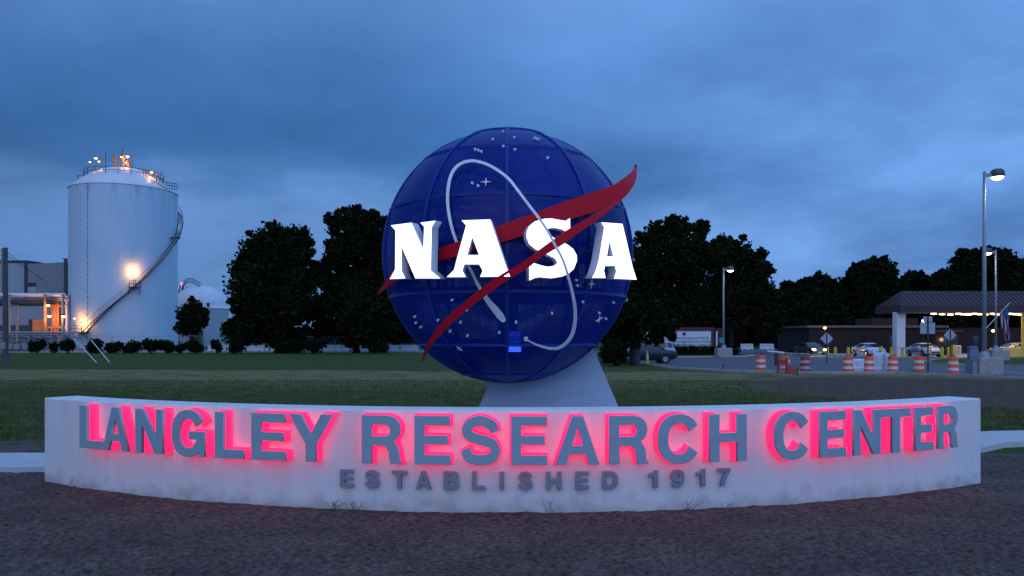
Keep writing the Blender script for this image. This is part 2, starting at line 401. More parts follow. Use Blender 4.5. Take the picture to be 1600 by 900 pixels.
# ================================================================== GLYPHS
def arc(cx, cy, rx, ry, a0, a1, n=14, e=2.25):
    o = []
    for i in range(n + 1):
        t = R(a0 + (a1 - a0) * i / n); c, s = math.cos(t), math.sin(t)
        o.append((cx + rx * math.copysign(abs(c) ** (2 / e), c), cy + ry * math.copysign(abs(s) ** (2 / e), s)))
    return o
def spline(pts, n=6):
    P = [Vector(p) for p in pts]; P = [2 * P[0] - P[1]] + P + [2 * P[-1] - P[-2]]; o = []
    for i in range(1, len(P) - 2):
        a, b, c, d = P[i - 1:i + 3]
        for k in range(n):
            t = k / n; o.append(.5 * ((2 * b) + (c - a) * t + (2 * a - 5 * b + 4 * c - d) * t * t + (3 * b - a - 3 * c + d) * t ** 3))
    o.append(P[-2]); return o
def thick(pts, h, n=5):
    c = spline(pts, n); l = []; r = []
    for i, p in enumerate(c):
        d = (c[min(i + 1, len(c) - 1)] - c[max(i - 1, 0)]).normalized(); q = Vector((-d.y, d.x)) * h
        l.append(tuple(p + q)); r.append(tuple(p - q))
    return l + r[::-1]
t = .2
GL = {
 'L': (.72, [[(0, 0), (.72, 0), (.72, .18), (.21, .18), (.21, 1), (0, 1)]]),
 'I': (.21, [[(0, 0), (.21, 0), (.21, 1), (0, 1)]]),
 'E': (.78, [[(0, 0), (.78, 0), (.78, .18), (.21, .18), (.21, .42), (.72, .42), (.72, .59), (.21, .59), (.21, .82), (.77, .82), (.77, 1), (0, 1)]]),
 'H': (.84, [[(0, 0), (.21, 0), (.21, .42), (.63, .42), (.63, 0), (.84, 0), (.84, 1), (.63, 1), (.63, .60), (.21, .60), (.21, 1), (0, 1)]]),
 'T': (.86, [[(.325, 0), (.535, 0), (.535, .82), (.86, .82), (.86, 1), (0, 1), (0, .82), (.325, .82)]]),
 'N': (.86, [[(0, 0), (.2, 0), (.2, .68), (.63, 0), (.86, 0), (.86, 1), (.66, 1), (.66, .33), (.23, 1), (0, 1)]]),
 'M': (1.0, [[(0, 0), (.19, 0), (.19, .75), (.4, 0), (.6, 0), (.81, .75), (.81, 0), (1, 0), (1, 1), (.71, 1), (.5, .3), (.29, 1), (0, 1)]]),
 'A': (.98, [[(0, 0), (.22, 0), (.30, .22), (.68, .22), (.76, 0), (.98, 0), (.61, 1), (.37, 1)], [(.355, .38), (.49, .78), (.625, .38)]]),
 'Y': (.94, [[(.365, 0), (.575, 0), (.575, .38), (.94, 1), (.70, 1), (.47, .58), (.24, 1), (0, 1), (.365, .38)]]),
 'C': (.93, [arc(.47, .5, .47, .52, 32, 328, 26) + arc(.47, .5, .26, .335, 332, 28, 22)]),
 'O': (.96, [arc(.48, .5, .48, .52, 0, 345, 23), arc(.48, .5, .26, .335, 0, 345, 23)]),
 'G': (.96, [arc(.47, .5, .47, .52, 30, 300, 24) + [(.76, .10), (.80, 0), (.95, 0), (.95, .54), (.50, .54), (.50, .375), (.745, .375)] + arc(.47, .5, .26, .335, 320, 28, 22)]),
 'S': (.90, [thick([(.77, .69), (.71, .82), (.45, .91), (.21, .84), (.14, .71), (.22, .59), (.45, .515), (.70, .44), (.79, .29), (.71, .15), (.45, .09), (.20, .15), (.11, .31)], .10)]),
 'R': (.86, [[(0, 0), (0, 1), (.50, 1)] + arc(.50, .72, .33, .28, 85, -60, 12) + [(.76, .36), (.80, .26), (.81, .09), (.86, 0), (.63, 0), (.60, .10), (.59, .25), (.52, .36), (.42, .38), (.21, .38), (.21, 0)],
           [(.21, .82), (.48, .82)] + arc(.48, .69, .14, .13, 85, -85, 8) + [(.48, .56), (.21, .56)]]),
 'P': (.80, [[(0, 0), (0, 1), (.50, 1)] + arc(.50, .69, .30, .31, 85, -85, 12) + [(.5, .38), (.21, .38), (.21, 0)], [(.21, .82), (.46, .82)] + arc(.46, .69, .13, .13, 85, -85, 8) + [(.21, .56)]]),
 'B': (.84, [[(0, 0), (0, 1), (.50, 1)] + arc(.50, .75, .30, .25, 85, -60, 8) + arc(.52, .28, .32, .28, 60, -85, 10) + [(.5, 0)],
           [(.21, .83), (.48, .83)] + arc(.48, .72, .10, .11, 85, -85, 6) + [(.21, .61)], [(.21, .45), (.5, .45)] + arc(.5, .31, .12, .14, 85, -85, 6) + [(.21, .17)]]),
 'D': (.88, [[(0, 0), (0, 1), (.42, 1)] + arc(.42, .5, .46, .5, 85, -85, 18) + [(.42, 0)], [(.21, .82), (.40, .82)] + arc(.40, .5, .26, .32, 85, -85, 14) + [(.21, .18)]]),
 'U': (.84, [[(0, 1), (0, .35)] + arc(.42, .34, .42, .36, 185, 355, 16) + [(.84, .35), (.84, 1), (.63, 1), (.63, .36)] + arc(.42, .36, .21, .19, 355, 185, 12) + [(.21, .36), (.21, 1)]]),
 '1': (.46, [[(.24, 0), (.46, 0), (.46, 1), (.30, 1), (.22, .86), (0, .79), (0, .66), (.24, .68)]]),
 '7': (.72, [[(0, 1), (.72, 1), (.72, .84), (.52, .55), (.40, .25), (.36, 0), (.13, 0), (.20, .32), (.35, .62), (.50, .82), (0, .82)]]),
 '9': (.72, [arc(.36, .67, .36, .34, -5, 195, 14) + arc(.34, .62, .34, .32, 200, 290, 8) + [(.50, .37), (.46, .22), (.34, .15), (.22, .24), (.02, .22), (.10, .05), (.32, -.015), (.58, .06), (.69, .28), (.72, .55)],
           arc(.35, .67, .14, .17, 0, 340, 14)]),
}
def glyph_mesh(name, polys, mats, extrude, bevel=0.0, parent=None, back_slot=None):
    """polys in the local XY plane, extruded by +-extrude along local Z; returns a mesh object"""
    cu = bpy.data.curves.new(name, 'CURVE'); cu.dimensions = '2D'; cu.fill_mode = 'BOTH'; cu.extrude = extrude; cu.bevel_depth = bevel; cu.bevel_resolution = 1
    for pl in polys:
        s = cu.splines.new('POLY'); s.points.add(len(pl) - 1); s.use_cyclic_u = True
        for i, (x, y) in enumerate(pl): s.points[i].co = (x, y, 0, 1)
    tmp = bpy.data.objects.new('tmp', cu); COL.objects.link(tmp)
    dg = bpy.context.evaluated_depsgraph_get(); me = bpy.data.meshes.new_from_object(tmp.evaluated_get(dg))
    bpy.data.objects.remove(tmp); bpy.data.curves.remove(cu)
    me.name = name; me.materials.clear()
    for m in mats: me.materials.append(m)
    for p in me.polygons:
        p.material_index = 0; nz = p.normal.z
        if len(mats) > 1 and abs(nz) > .9:
            if back_slot == 'back' and p.center.z < 0: p.material_index = 1
            if back_slot == 'front' and p.center.z > 0: p.material_index = 1
    o = bpy.data.objects.new(name, me); COL.objects.link(o)
    if parent: o.parent = parent
    return o
def frame(x, y, z, o):
    m = Matrix((x, y, z)).transposed().to_4x4(); m.translation = Vector(o); return m

# ================================================================== CURVED SIGN
m_wall = mat('stucco', (.77, .77, .76), .85, col2=(.83, .83, .82), vscale=1.3, detail=8, bump=.25, bscale=45, spec=.2)
def wall_weathering():
    nt = m_wall.node_tree; N = nt.nodes; L = nt.links; p = N['Principled BSDF']; src = p.inputs['Base Color'].links[0].from_socket
    tc = N.new('ShaderNodeTexCoord'); mp = N.new('ShaderNodeMapping'); L.new(tc.outputs['Object'], mp.inputs[0]); mp.inputs['Scale'].default_value = (3, 3, .35)
    n = N.new('ShaderNodeTexNoise'); L.new(mp.outputs[0], n.inputs['Vector']); n.inputs['Scale'].default_value = 2.2; n.inputs['Detail'].default_value = 8
    r = N.new('ShaderNodeMapRange'); L.new(n.outputs[0], r.inputs[0]); r.inputs[1].default_value = .45; r.inputs[2].default_value = .8; r.inputs[3].default_value = 0; r.inputs[4].default_value = .18
    # splashed soil along the foot
    sp = N.new('ShaderNodeSeparateXYZ'); L.new(tc.outputs['Object'], sp.inputs[0])
    n3 = N.new('ShaderNodeTexNoise'); L.new(tc.outputs['Object'], n3.inputs['Vector']); n3.inputs['Scale'].default_value = 5; n3.inputs['Detail'].default_value = 8
    ad = N.new('ShaderNodeMath'); ad.operation = 'MULTIPLY_ADD'; L.new(n3.outputs[0], ad.inputs[0]); ad.inputs[1].default_value = -.45; L.new(sp.outputs[2], ad.inputs[2])
    r2 = N.new('ShaderNodeMapRange'); L.new(ad.outputs[0], r2.inputs[0]); r2.inputs[1].default_value = -.22; r2.inputs[2].default_value = -.02; r2.inputs[3].default_value = .5; r2.inputs[4].default_value = 0
    mx = N.new('ShaderNodeMix'); mx.data_type = 'RGBA'; L.new(r.outputs[0], mx.inputs[0]); L.new(src, mx.inputs[6]); mx.inputs[7].default_value = (.42, .40, .38, 1)
    m2 = N.new('ShaderNodeMix'); m2.data_type = 'RGBA'; L.new(r2.outputs[0], m2.inputs[0]); L.new(mx.outputs[2], m2.inputs[6]); m2.inputs[7].default_value = (.27, .21, .15, 1)
    L.new(m2.outputs[2], p.inputs['Base Color'])
wall_weathering()
m_letter = mat('letter_paint', (.34, .46, .52), .5, .1, var=.05)
m_pink = mat('pink_led', (.5, .1, .2), emit=(1.0, .010, .09), est=2.4, var=0)
m_back = mat('pink_backer', (.5, .05, .15), emit=(1.0, .018, .14), est=1.05, var=0)
m_small = mat('small_letter_paint', (.27, .32, .37), .5, .2, var=.05)
sign = thing('curved_sign', 'long curved off-white stucco sign wall with blue-grey letters and pink back light', 'sign', (0, 0, 0))
def sign_wall():
    a0, a1 = ang_of_px(70, WR), ang_of_px(1532, WR); n = 96; T = .46; H = 1.18; b = .018
    prof = [(WR, -.1), (WR, H - b), (WR - b * .3, H - b * .3), (WR - b, H), (WR - T + b, H), (WR - T + b * .3, H - b * .3), (WR - T, H - b), (WR - T, -.1)]
    mb = MB(); vs = []; k = len(prof)
    for i in range(n + 1):
        a = a0 + (a1 - a0) * i / n; vs += [on_wall(a, r, z) for r, z in prof]
    fs = []
    for i in range(n):
        for j in range(k - 1): q = i * k + j; fs.append((q, q + k, q + k + 1, q + 1))
    fs += [tuple(range(k)), tuple(n * k + j for j in range(k - 1, -1, -1))]
    mb.add(vs, fs); mb.build('wall', m_wall, sign)
sign_wall()
BIG = [('L',124.5,161),('A',160,200),('N',211.6,253.5),('G',268.5,319.5),('L',336,380),('E',393,445.5),('Y',452,519),
       ('R',565.5,627),('E',648,703),('S',719.5,781.5),('E',799,855),('A',869,936),('R',952.5,1013),('C',1029,1093),('H',1109.5,1166.5),
       ('C',1211,1265.5),('E',1282,1322),('N',1335,1376),('T',1377,1423),('E',1431,1458.5),('R',1467,1497)]
SMALL = [('E',531.5,551),('S',570,592),('T',613,635),('A',650,673),('B',693.5,717),('L',738,758),('I',781,787),('S',810,832),('H',854,877),('E',900,920),('D',942,965.5),
         ('1',1014.5,1028),('9',1050,1069),('1',1089,1102),('7',1123,1141)]
def place_letters(lst, z0, z1, r_front, depth, mats, name, slot):
    for ch, p0, p1 in lst:
        a0, a1 = ang_of_px(p0, r_front), ang_of_px(p1, r_front); a = (a0 + a1) / 2
        q0, q1 = Vector(on_wall(a0, r_front, 0)), Vector(on_wall(a1, r_front, 0)); wd = (q1 - q0).length
        gw, polys = GL[ch]; h = z1 - z0
        polys = [[((x / gw - .5) * wd, y * h) for x, y in pl] for pl in polys]
        o = glyph_mesh(name, polys, mats, depth / 2, .004, sign, slot)
        tx = Vector((math.cos(a), math.sin(a), 0)); nrm = Vector((math.sin(a), -math.cos(a), 0))
        mid = (q0 + q1) / 2 - nrm * depth / 2; mid.z = z0
        o.matrix_local = frame(tx, Vector((0, 0, 1)), nrm, mid)
        if slot == 'back':      # the lit backer of the same outline mounted on the wall
            g = glyph_mesh('backlight', polys, [m_back], .004, .018, o); g.location = (0, 0, -(r_front - WR - .02) + depth / 2)
place_letters(BIG, .597, 1.128, WR + .165, .035, [m_letter, m_pink], 'letter', 'back')
place_letters(SMALL, .302, .496, WR + .06, .03, [m_small], 'small_letter', None)
# spacer pins that hold the letters off the wall
def pins():
    for ch, p0, p1 in BIG:
        a = ang_of_px((p0 + p1) / 2, WR); mb = MB()
# --- small dry weeds at the foot of the wall
m_weed = mat('dry_weed', (.10, .085, .05), .9)
def weed(px, h, n, label, seed):
    rs = random.Random(seed); a = ang_of_px(px, WR + .07); x, y, _ = on_wall(a, WR + .07, 0); mb = MB()
    for i in range(n):
        p = Vector((rs.uniform(-.06, .06), rs.uniform(-.03, .03), -.02)); d = Vector((rs.uniform(-.9, .9), rs.uniform(-.5, .3), 1)).normalized()
        for k in range(4):
            q = p + d * h / 4 * rs.uniform(.7, 1.2); mb.tube(p, q, .0035 - .0006 * k, .003 - .0006 * k, 5)
            if k: 
                b = q + Vector((rs.uniform(-1, 1), rs.uniform(-.5, .5), .6)).normalized() * h * .22; mb.tube(q, b, .002, .001, 4)
            p = q; d = (d + Vector((rs.uniform(-.5, .5), rs.uniform(-.3, .3), -.1))).normalized()
    o = mb.build('weed', m_weed, loc=(x, y, .06)); tag(o, label, 'weed', 'weeds at the foot of the sign wall')
weed(524, .14, 8, 'dry dark weed at wall foot directly below the letter E of ESTABLISHED', 1)
weed(552, .11, 9, 'low tangled weed at wall foot just right of the first dry weed', 2)
weed(860, .17, 3, 'thin bent weed stalk at wall foot below the gap between S and H', 3)
weed(1079, .16, 4, 'spindly branched weed at wall foot below the digit 9', 4)
weed(1134, .09, 3, 'tiny weed at wall foot below the digit 7', 5)
# ================================================================== GLOBE
CY = 12.6
GC = Vector((X(793.5, CY), CY, Z(402.5, CY) - .0)); GR = 2.045
globe = thing('globe_sculpture', 'large dark blue perforated metal globe with lit white NASA letters, red vector and white orbit', 'sculpture', (GC.x, GC.y, 0))
GO = Vector((GC.x, GC.y, 0))
def hit(px, py, r):
    o = Vector((0, 0, EYE)); d = Vector(((px - 800) / F, 1, -(py - HOR) / F)).normalized()
    oc = o - GC; b = oc.dot(d); c = oc.dot(oc) - r * r; D = b * b - c
    if D < 0: return o + d * (-b)
    return o + d * (-b - math.sqrt(D))
def perf_mat():
    m = bpy.data.materials.new('perforated_blue'); m.use_nodes = True; nt = m.node_tree; N = nt.nodes; L = nt.links; p = N['Principled BSDF']
    out = N['Material Output']
    tc = N.new('ShaderNodeTexCoord'); n = N.new('ShaderNodeTexNoise'); L.new(tc.outputs['Object'], n.inputs['Vector']); n.inputs['Scale'].default_value = 1.5
    r = N.new('ShaderNodeValToRGB'); L.new(n.outputs[0], r.inputs[0]); r.color_ramp.elements[0].position = .35; r.color_ramp.elements[1].position = .65
    r.color_ramp.elements[0].color = (.001, .012, .19, 1); r.color_ramp.elements[1].color = (.0015, .019, .27, 1)
    L.new(r.outputs[0], p.inputs['Base Color']); p.inputs['Roughness'].default_value = .42; p.inputs['Specular IOR Level'].default_value = .05; p.inputs['Coat Weight'].default_value = .35; p.inputs['Coat Roughness'].default_value = .3; p.inputs['Coat Tint'].default_value = (.4, .9, 1, 1)
    tr = N.new('ShaderNodeBsdfTransparent'); mx = N.new('ShaderNodeMixShader')
    v = N.new('ShaderNodeTexVoronoi'); v.inputs['Scale'].default_value = 24; v.inputs['Randomness'].default_value = .25
    mp = N.new('ShaderNodeMapping'); L.new(tc.outputs['Object'], mp.inputs[0]); mp.inputs['Scale'].default_value = (1, .2, 1.25); L.new(mp.outputs[0], v.inputs['Vector'])
    mr = N.new('ShaderNodeMapRange'); L.new(v.outputs['Distance'], mr.inputs[0]); mr.inputs[1].default_value = .25; mr.inputs[2].default_value = .45; mr.inputs[3].default_value = .34; mr.inputs[4].default_value = .08
    # holes close up when the sheet is seen edge-on (thickness of the sheet)
    lw = N.new('ShaderNodeLayerWeight'); lw.inputs[0].default_value = .5
    m2 = N.new('ShaderNodeMath'); m2.operation = 'MULTIPLY'; L.new(mr.outputs[0], m2.inputs[0])
    m3 = N.new('ShaderNodeMapRange'); L.new(lw.outputs['Facing'], m3.inputs[0]); m3.inputs[1].default_value = .2; m3.inputs[2].default_value = .9; m3.inputs[3].default_value = 1; m3.inputs[4].default_value = .35; L.new(m3.outputs[0], m2.inputs[1])
    L.new(m2.outputs[0], mx.inputs[0]); L.new(p.outputs[0], mx.inputs[1]); L.new(tr.outputs[0], mx.inputs[2]); L.new(mx.outputs[0], out.inputs[0])
    return m
m_perf = perf_mat(); m_rib = mat('blue_rib', (.003, .040, .26), .45, 0, var=.08, spec=.3)
m_inner = mat('inner_steel', (.012, .03, .12), .5, .1)
LATS = [-90, -68, -44, -19, 20, 47, 72, 90]; NG = 10
def sph(lat, lon, r): return Vector((r * math.cos(lat) * math.sin(lon), -r * math.cos(lat) * math.cos(lon), r * math.sin(lat)))
def shell():
    par = globe; off = GC - GO
    for band in range(len(LATS) - 1):
        la0, la1 = R(LATS[band]), R(LATS[band + 1])
        for g in range(NG):
            lo0, lo1 = 2 * PI * g / NG, 2 * PI * (g + 1) / NG; mb = MB(); n = 6; k = 5; vs = []
            c = [sph(la, lo, GR) for la in (la0, la1) for lo in (lo0, lo1)]
            for i in range(k + 1):
                for j in range(n + 1):
                    u, v = j / n, i / k; s = sph(la0 + (la1 - la0) * v, lo0 + (lo1 - lo0) * u, GR)
                    fl = (c[0] * (1 - u) + c[1] * u) * (1 - v) + (c[2] * (1 - u) + c[3] * u) * v
                    # panels are rolled across, nearly flat up and down
                    w = s * .80 + fl * .20; vs.append(w + off)
            fs = [(i * (n + 1) + j, i * (n + 1) + j + 1, (i + 1) * (n + 1) + j + 1, (i + 1) * (n + 1) + j) for i in range(k) for j in range(n)]
            mb.add(vs, fs).build('shell_panel', m_perf, par, smooth=True)
    mb = MB()
    for g in range(NG):
        lo = 2 * PI * g / NG; pts = [sph(R(-88 + 176 * i / 40), lo, GR + .004) + off for i in range(41)]; mb2 = MB()
        tan = Vector((math.cos(lo), math.sin(lo), 0)); w = .024
        vs = []
        for p in pts: 
            nrm = (p - off).normalized()
            vs += [p - tan * w + nrm * .006, p + tan * w + nrm * .006, p + tan * w - nrm * .07, p - tan * w - nrm * .07]
        fs = []
        for i in range(40):
            for j in range(4): fs.append((4 * i + j, 4 * i + 4 + j, 4 * i + 4 + (j + 1) % 4, 4 * i + (j + 1) % 4))
        mb2.add(vs, fs).build('meridian_rib', m_rib, par)
    for lt in LATS[1:-1]:
        la = R(lt); r_ = GR * math.cos(la); z = GR * math.sin(la); n = 60; vs = []
        for i in range(n):
            t = 2 * PI * i / n; gf = 1.0
            for dr, dz in ((.004, -.022), (.004, .022), (-.06, .022), (-.06, -.022)): vs.append(Vector(((r_ + dr) * math.sin(t), -(r_ + dr) * math.cos(t), z + dz)) + off)
        fs = [(4 * i + j, 4 * ((i + 1) % n) + j, 4 * ((i + 1) % n) + (j + 1) % 4, 4 * i + (j + 1) % 4) for i in range(n) for j in range(4)]
        MB().add(vs, fs).build('ring_rib', m_rib, par)
shell()
def interior():
    off = GC - GO; mb = MB()
    mb.box(-.16, .16, -.16, .16, off.z - 1.9, off.z + 1.75); mb.build('centre_post', m_inner, globe)
    mb = MB()
    for z, r_ in ((.62, 1.72), (.05, 1.85), (-.62, 1.72)):
        n = 20
        for i in range(n):
            a, b = 2 * PI * i / n, 2 * PI * (i + 1) / n
            mb.tube((r_ * math.cos(a), r_ * math.sin(a), off.z + z), (r_ * math.cos(b), r_ * math.sin(b), off.z + z), .045, n=6)
        for i in range(5):
            a = 2 * PI * i / 5 + .3; mb.tube((0, 0, off.z + z), (r_ * math.cos(a), r_ * math.sin(a), off.z + z), .04, n=6)
    for i in range(10):
        a = 2 * PI * (i + .5) / 10; mb.tube((1.72 * math.cos(a), 1.72 * math.sin(a), off.z - .62), (1.72 * math.cos(a), 1.72 * math.sin(a), off.z + .62), .03, n=6)
    mb.build('inner_frame', m_inner, globe)
    mb = MB().bbox(.02, .20, -1.45, -1.32, off.z - 1.52, off.z - 1.22, .01)
    mb.build('inner_lamp', mat('blue_lamp', (.1, .2, 1), emit=(.02, .06, 1), est=1.3, var=0), globe)
    point(globe, (0, -.5, off.z - .4), 3, (.25, .4, 1), .3)
interior()
# --- letters N A S A
PN = [[(612,352.5),(643,348.5),(662,391),(663.5,354),(658,348.3),(680,345.5),(674.5,355),(673,423),(687,434.5),(649.5,434.5),(627.3,383),(627.3,423),(633,434.5),(610,435.5),(618,421),(618.5,360)]]
PA = [[(722.5,344.8),(765.7,343.5),(790,415),(796.5,431.5),(751,432),(755,423),(749,412.5),(725.5,412.5),(722,423),(727,432.3),(699.5,432.5),(710,422),(716.5,397),(729,352)], [(738,369),(729.5,399),(749.5,399)]]
PS_ = [[(890,341.8),(890.5,364.5),(884,361),(877.7,358),(870,356),(863,355.5),(855,357),(853,360.5),(856,366),(870,375),(887,383),(895.6,390),(900.5,399),(901,407),(896,420),(888,427),(878,431.5),(861,434.3),(843.6,432.5),(836,433.5),(827.5,437.5),(827,409),(835,412),(846.4,415.5),(856,417.5),(864,416.5),(870,413),(871,409),(866.7,403),(849,394.5),(836,388.5),(827,381),(823,371),(823.5,362),(827,354),(836,346.5),(851,342.3),(862,342),(872,343.8),(884,346)]]
PA2 = [[(940,348),(972,350.3),(988,418),(994,436.5),(959.5,434.8),(963,424),(960.5,415),(944.7,415),(943,423),(945.5,434),(925.5,433.7),(931,423),(936,405),(944,355)], [(951.8,375),(947.5,401),(958.5,401)]]
m_nasa = mat('lit_letter_face', (.9, .92, 1), emit=(.93, .96, 1), est=1.6, var=0)
m_nret = mat('letter_return', (.80, .82, .86), .5, var=.03)
def nasa(polys, cpx, cpy, rl, depth):
    c = hit(cpx, cpy, rl); n = (c - GC); n.z *= .0; n.normalize(); tx = Vector((-n.y, n.x, 0)); tz = Vector((0, 0, 1))
    def pj(px, py):
        d = Vector(((px - 800) / F, 1, -(py - HOR) / F)); o = Vector((0, 0, EYE)); tt = (c - o).dot(n) / d.dot(n); q = o + d * tt - c
        return (q.dot(tx), q.dot(tz))
    o = glyph_mesh('lit_letter', [[pj(*p) for p in pl] for pl in polys], [m_nret, m_nasa], depth / 2, .006, globe, 'front')
    o.matrix_local = frame(tx, tz, n, c - n * depth / 2 - GO)
    # stand-off brackets carrying the letter
    mb = MB()
    for dx in (-.18, .2):
        a = c + tx * dx - n * depth - GO; mb.tube(a, a - n * .30, .02)
    mb.build('bracket', m_dark, globe)
LR = 2.42
nasa(PN, 648, 391, LR, .14); nasa(PA, 746, 389, LR, .14); nasa(PS_, 862, 389, LR, .14); nasa(PA2, 960, 392, LR, .14)
# --- red vector and white orbit, ribbons standing off the shell
def ribbon(name, tops, bots, rads, m, th=.03, sub=5, parent=None):
    T = spline(tops, sub); B = spline(bots, sub); RR = [float(np.interp(i / (len(T) - 1) * (len(rads) - 1), range(len(rads)), rads)) for i in range(len(T))]
    vs = []; nt = len(T)
    for a, b, r in zip(T, B, RR):
        p, q = hit(a.x, a.y, r), hit(b.x, b.y, r); nrm = ((p + q) / 2 - GC).normalized()
        vs += [p - GO, q - GO, q - nrm * th - GO, p - nrm * th - GO]
    fs = [(4 * i + j, 4 * i + 4 + j, 4 * i + 4 + (j + 1) % 4, 4 * i + (j + 1) % 4) for i in range(nt - 1) for j in range(4)] + [(0, 1, 2, 3), tuple(4 * (nt - 1) + k for k in (3, 2, 1, 0))]
    return MB().add(vs, fs).build(name, m, parent or globe, smooth=False)
m_red = mat('red_paint', (.58, .008, .022), .5, var=.04, spec=.15)
up_t = [(589,459.5),(612,427),(635,407),(684,388.5),(722,375),(780,353),(817,339),(853,326),(890,312),(926.6,300),(956,290),(975.5,277.7),(990,265.5),(994.3,256)]
up_b = [(590,460.5),(615,441),(638,425),(684,407.5),(722,398),(780,379.5),(821,367),(860,353),(902,339),(939,328),(964,318),(984,299),(994,280),(995.3,257)]
up_r = [2.16, 2.14, 2.13, 2.13, 2.13, 2.13, 2.13, 2.14, 2.18, 2.26, 2.36, 2.44, 2.48, 2.5]
ribbon('red_wing', up_t, up_b, up_r, m_red)
lo_t = [(656.8,566),(669.8,533),(690,504),(721.8,475),(750.7,452),(785,427.7),(820,408),(838.6,393.5),(865.5,374),(890,357),(917,341),(939,327.5),(958,313)]
lo_b = [(658,566.5),(672.7,541.8),(695.8,515.8),(724.7,488),(756.5,464),(791,439),(824,419),(846,402),(877.7,383),(902,365.7),(926.6,348.6),(951,330),(972,312)]
lo_r = [2.3, 2.32, 2.36, 2.42, 2.48, 2.50, 2.51, 2.51, 2.51, 2.48, 2.45, 2.42, 2.40]
ribbon('red_wing', lo_t, lo_b, lo_r, m_red)
m_orb = mat('pale_paint', (.90, .91, .93), .45, var=.05)
def orbit(name, cl, rads, sub=6):
    c = spline([(a, b) for a, b, w in cl], sub); ws = [float(np.interp(i / (len(c) - 1) * (len(cl) - 1), range(len(cl)), [q[2] for q in cl])) for i in range(len(c))]
    T = []; B = []
    for i, p in enumerate(c):
        d = (c[min(i + 1, len(c) - 1)] - c[max(i - 1, 0)]).normalized(); q = Vector((-d.y, d.x)) * ws[i] * .66; T.append(p + q); B.append(p - q)
    rr = [float(np.interp(i / (len(c) - 1) * (len(rads) - 1), range(len(rads)), rads)) for i in range(len(c))]
    vs = []; th = .012; nt = len(T)
    for a, b, r in zip(T, B, rr):
        p, q = hit(a.x, a.y, r), hit(b.x, b.y, r); nrm = ((p + q) / 2 - GC).normalized()
        vs += [p - GO, q - GO, q - nrm * th - GO, p - nrm * th - GO]
    fs = [(4 * i + j, 4 * i + 4 + j, 4 * i + 4 + (j + 1) % 4, 4 * i + (j + 1) % 4) for i in range(nt - 1) for j in range(4)] + [(0, 1, 2, 3), tuple(4 * (nt - 1) + k for k in (3, 2, 1, 0))]
    MB().add(vs, fs).build(name, m_orb, globe)
OC = [(730.4,413,3),(712.7,376.7,3.2),(704,348.6,3.3),(699.3,316.8,3.4),(700.5,290,3.4),(706.6,269,3.4),(718.8,256,3.3),(736,251,3.2),(755.5,254.5,3.2),(775,264,3.2),(794.6,279,3.2),(809,297,3.1),(824,317,3),(841,339,2.9),(855.8,361,2.8),(868,384,2.7),(879.7,406,2.7),(888,432,2.8),(894,455,3.2),(898.4,478,3.6),(899,498.4,3.9),(895.6,518.7,4),(888,533,3.7),(875,543.5,3.2),(861,545,2.6),(843.6,541,2),(829,534.6,1.4),(822,530.5,1.2)]
OR = [2.085, 2.085, 2.085, 2.085, 2.085, 2.09, 2.1, 2.14, 2.2, 2.28, 2.36, 2.44, 2.50, 2.55, 2.56, 2.56, 2.56, 2.52, 2.44, 2.36, 2.28, 2.22, 2.18, 2.15, 2.12, 2.1, 2.09, 2.085]
orbit('orbit', OC, OR)
orbit('orbit_tail', [(729,410,2.8),(738,427,3.1),(745,442,3.5),(754,457,4.6),(762,469.6,6),(773.8,484,7.8),(781,493,8.4),(786,499.5,6.5),(788.5,502.8,3)], [2.085] * 9)
# --- stars
def stars():
    dots = [(769.7,217),(786,204.4),(803.6,213.7),(786.5,228),(804.4,233),(742,232.5),(747,234),(752,236),(737.6,285.6),(747,290),(856,246),(705.6,469),(647,495.6),(648.7,505),(656.5,512),(683.6,500.8),(719,504),(702.4,518.4),(729.9,525.3),(729,484.6),(806.4,504),(780,520),
            (901.3,438),(903,446.4),(911.4,472),(959.7,473.3),(937.4,489.5),(947.6,498.7),(863,489.8)]
    for i, (a, b) in enumerate(dots):
        p = hit(a, b, GR + .012); n = (p - GC).normalized(); MB().tube(p - n * .03 - GO, p + n * .004 - GO, .018, n=12).build('star', m_orb, globe)
    p = hit(822, 530.5, 2.09); n = (p - GC).normalized(); MB().tube(p - n * .03 - GO, p + n * .006 - GO, .033, n=14).build('orbit_end', m_orb, globe)
    for a, b, s, rot in ((759,283.8,.095,0),(838.6,215.7,.085,.1),(717,545,.07,.5),(925,444,.085,.1),(937,499.6,.085,.5)):
        p = hit(a, b, GR + .016); n = (p - GC).normalized(); tx = Vector((0, 0, 1)).cross(n).normalized(); ty = n.cross(tx); vs = []
        for k in range(8):
            t = k * PI / 4 + rot; r_ = s * .85 if k % 2 == 0 else s * .15; q = p + (tx * math.cos(t) + ty * math.sin(t)) * r_ - GO; vs.append(q)
        vs += [v - n * .02 for v in vs]
        MB().add(vs, [tuple(range(8))] + [(i, i + 8, 8 + (i + 1) % 8, (i + 1) % 8) for i in range(8)]).build('star', m_orb, globe)
stars()
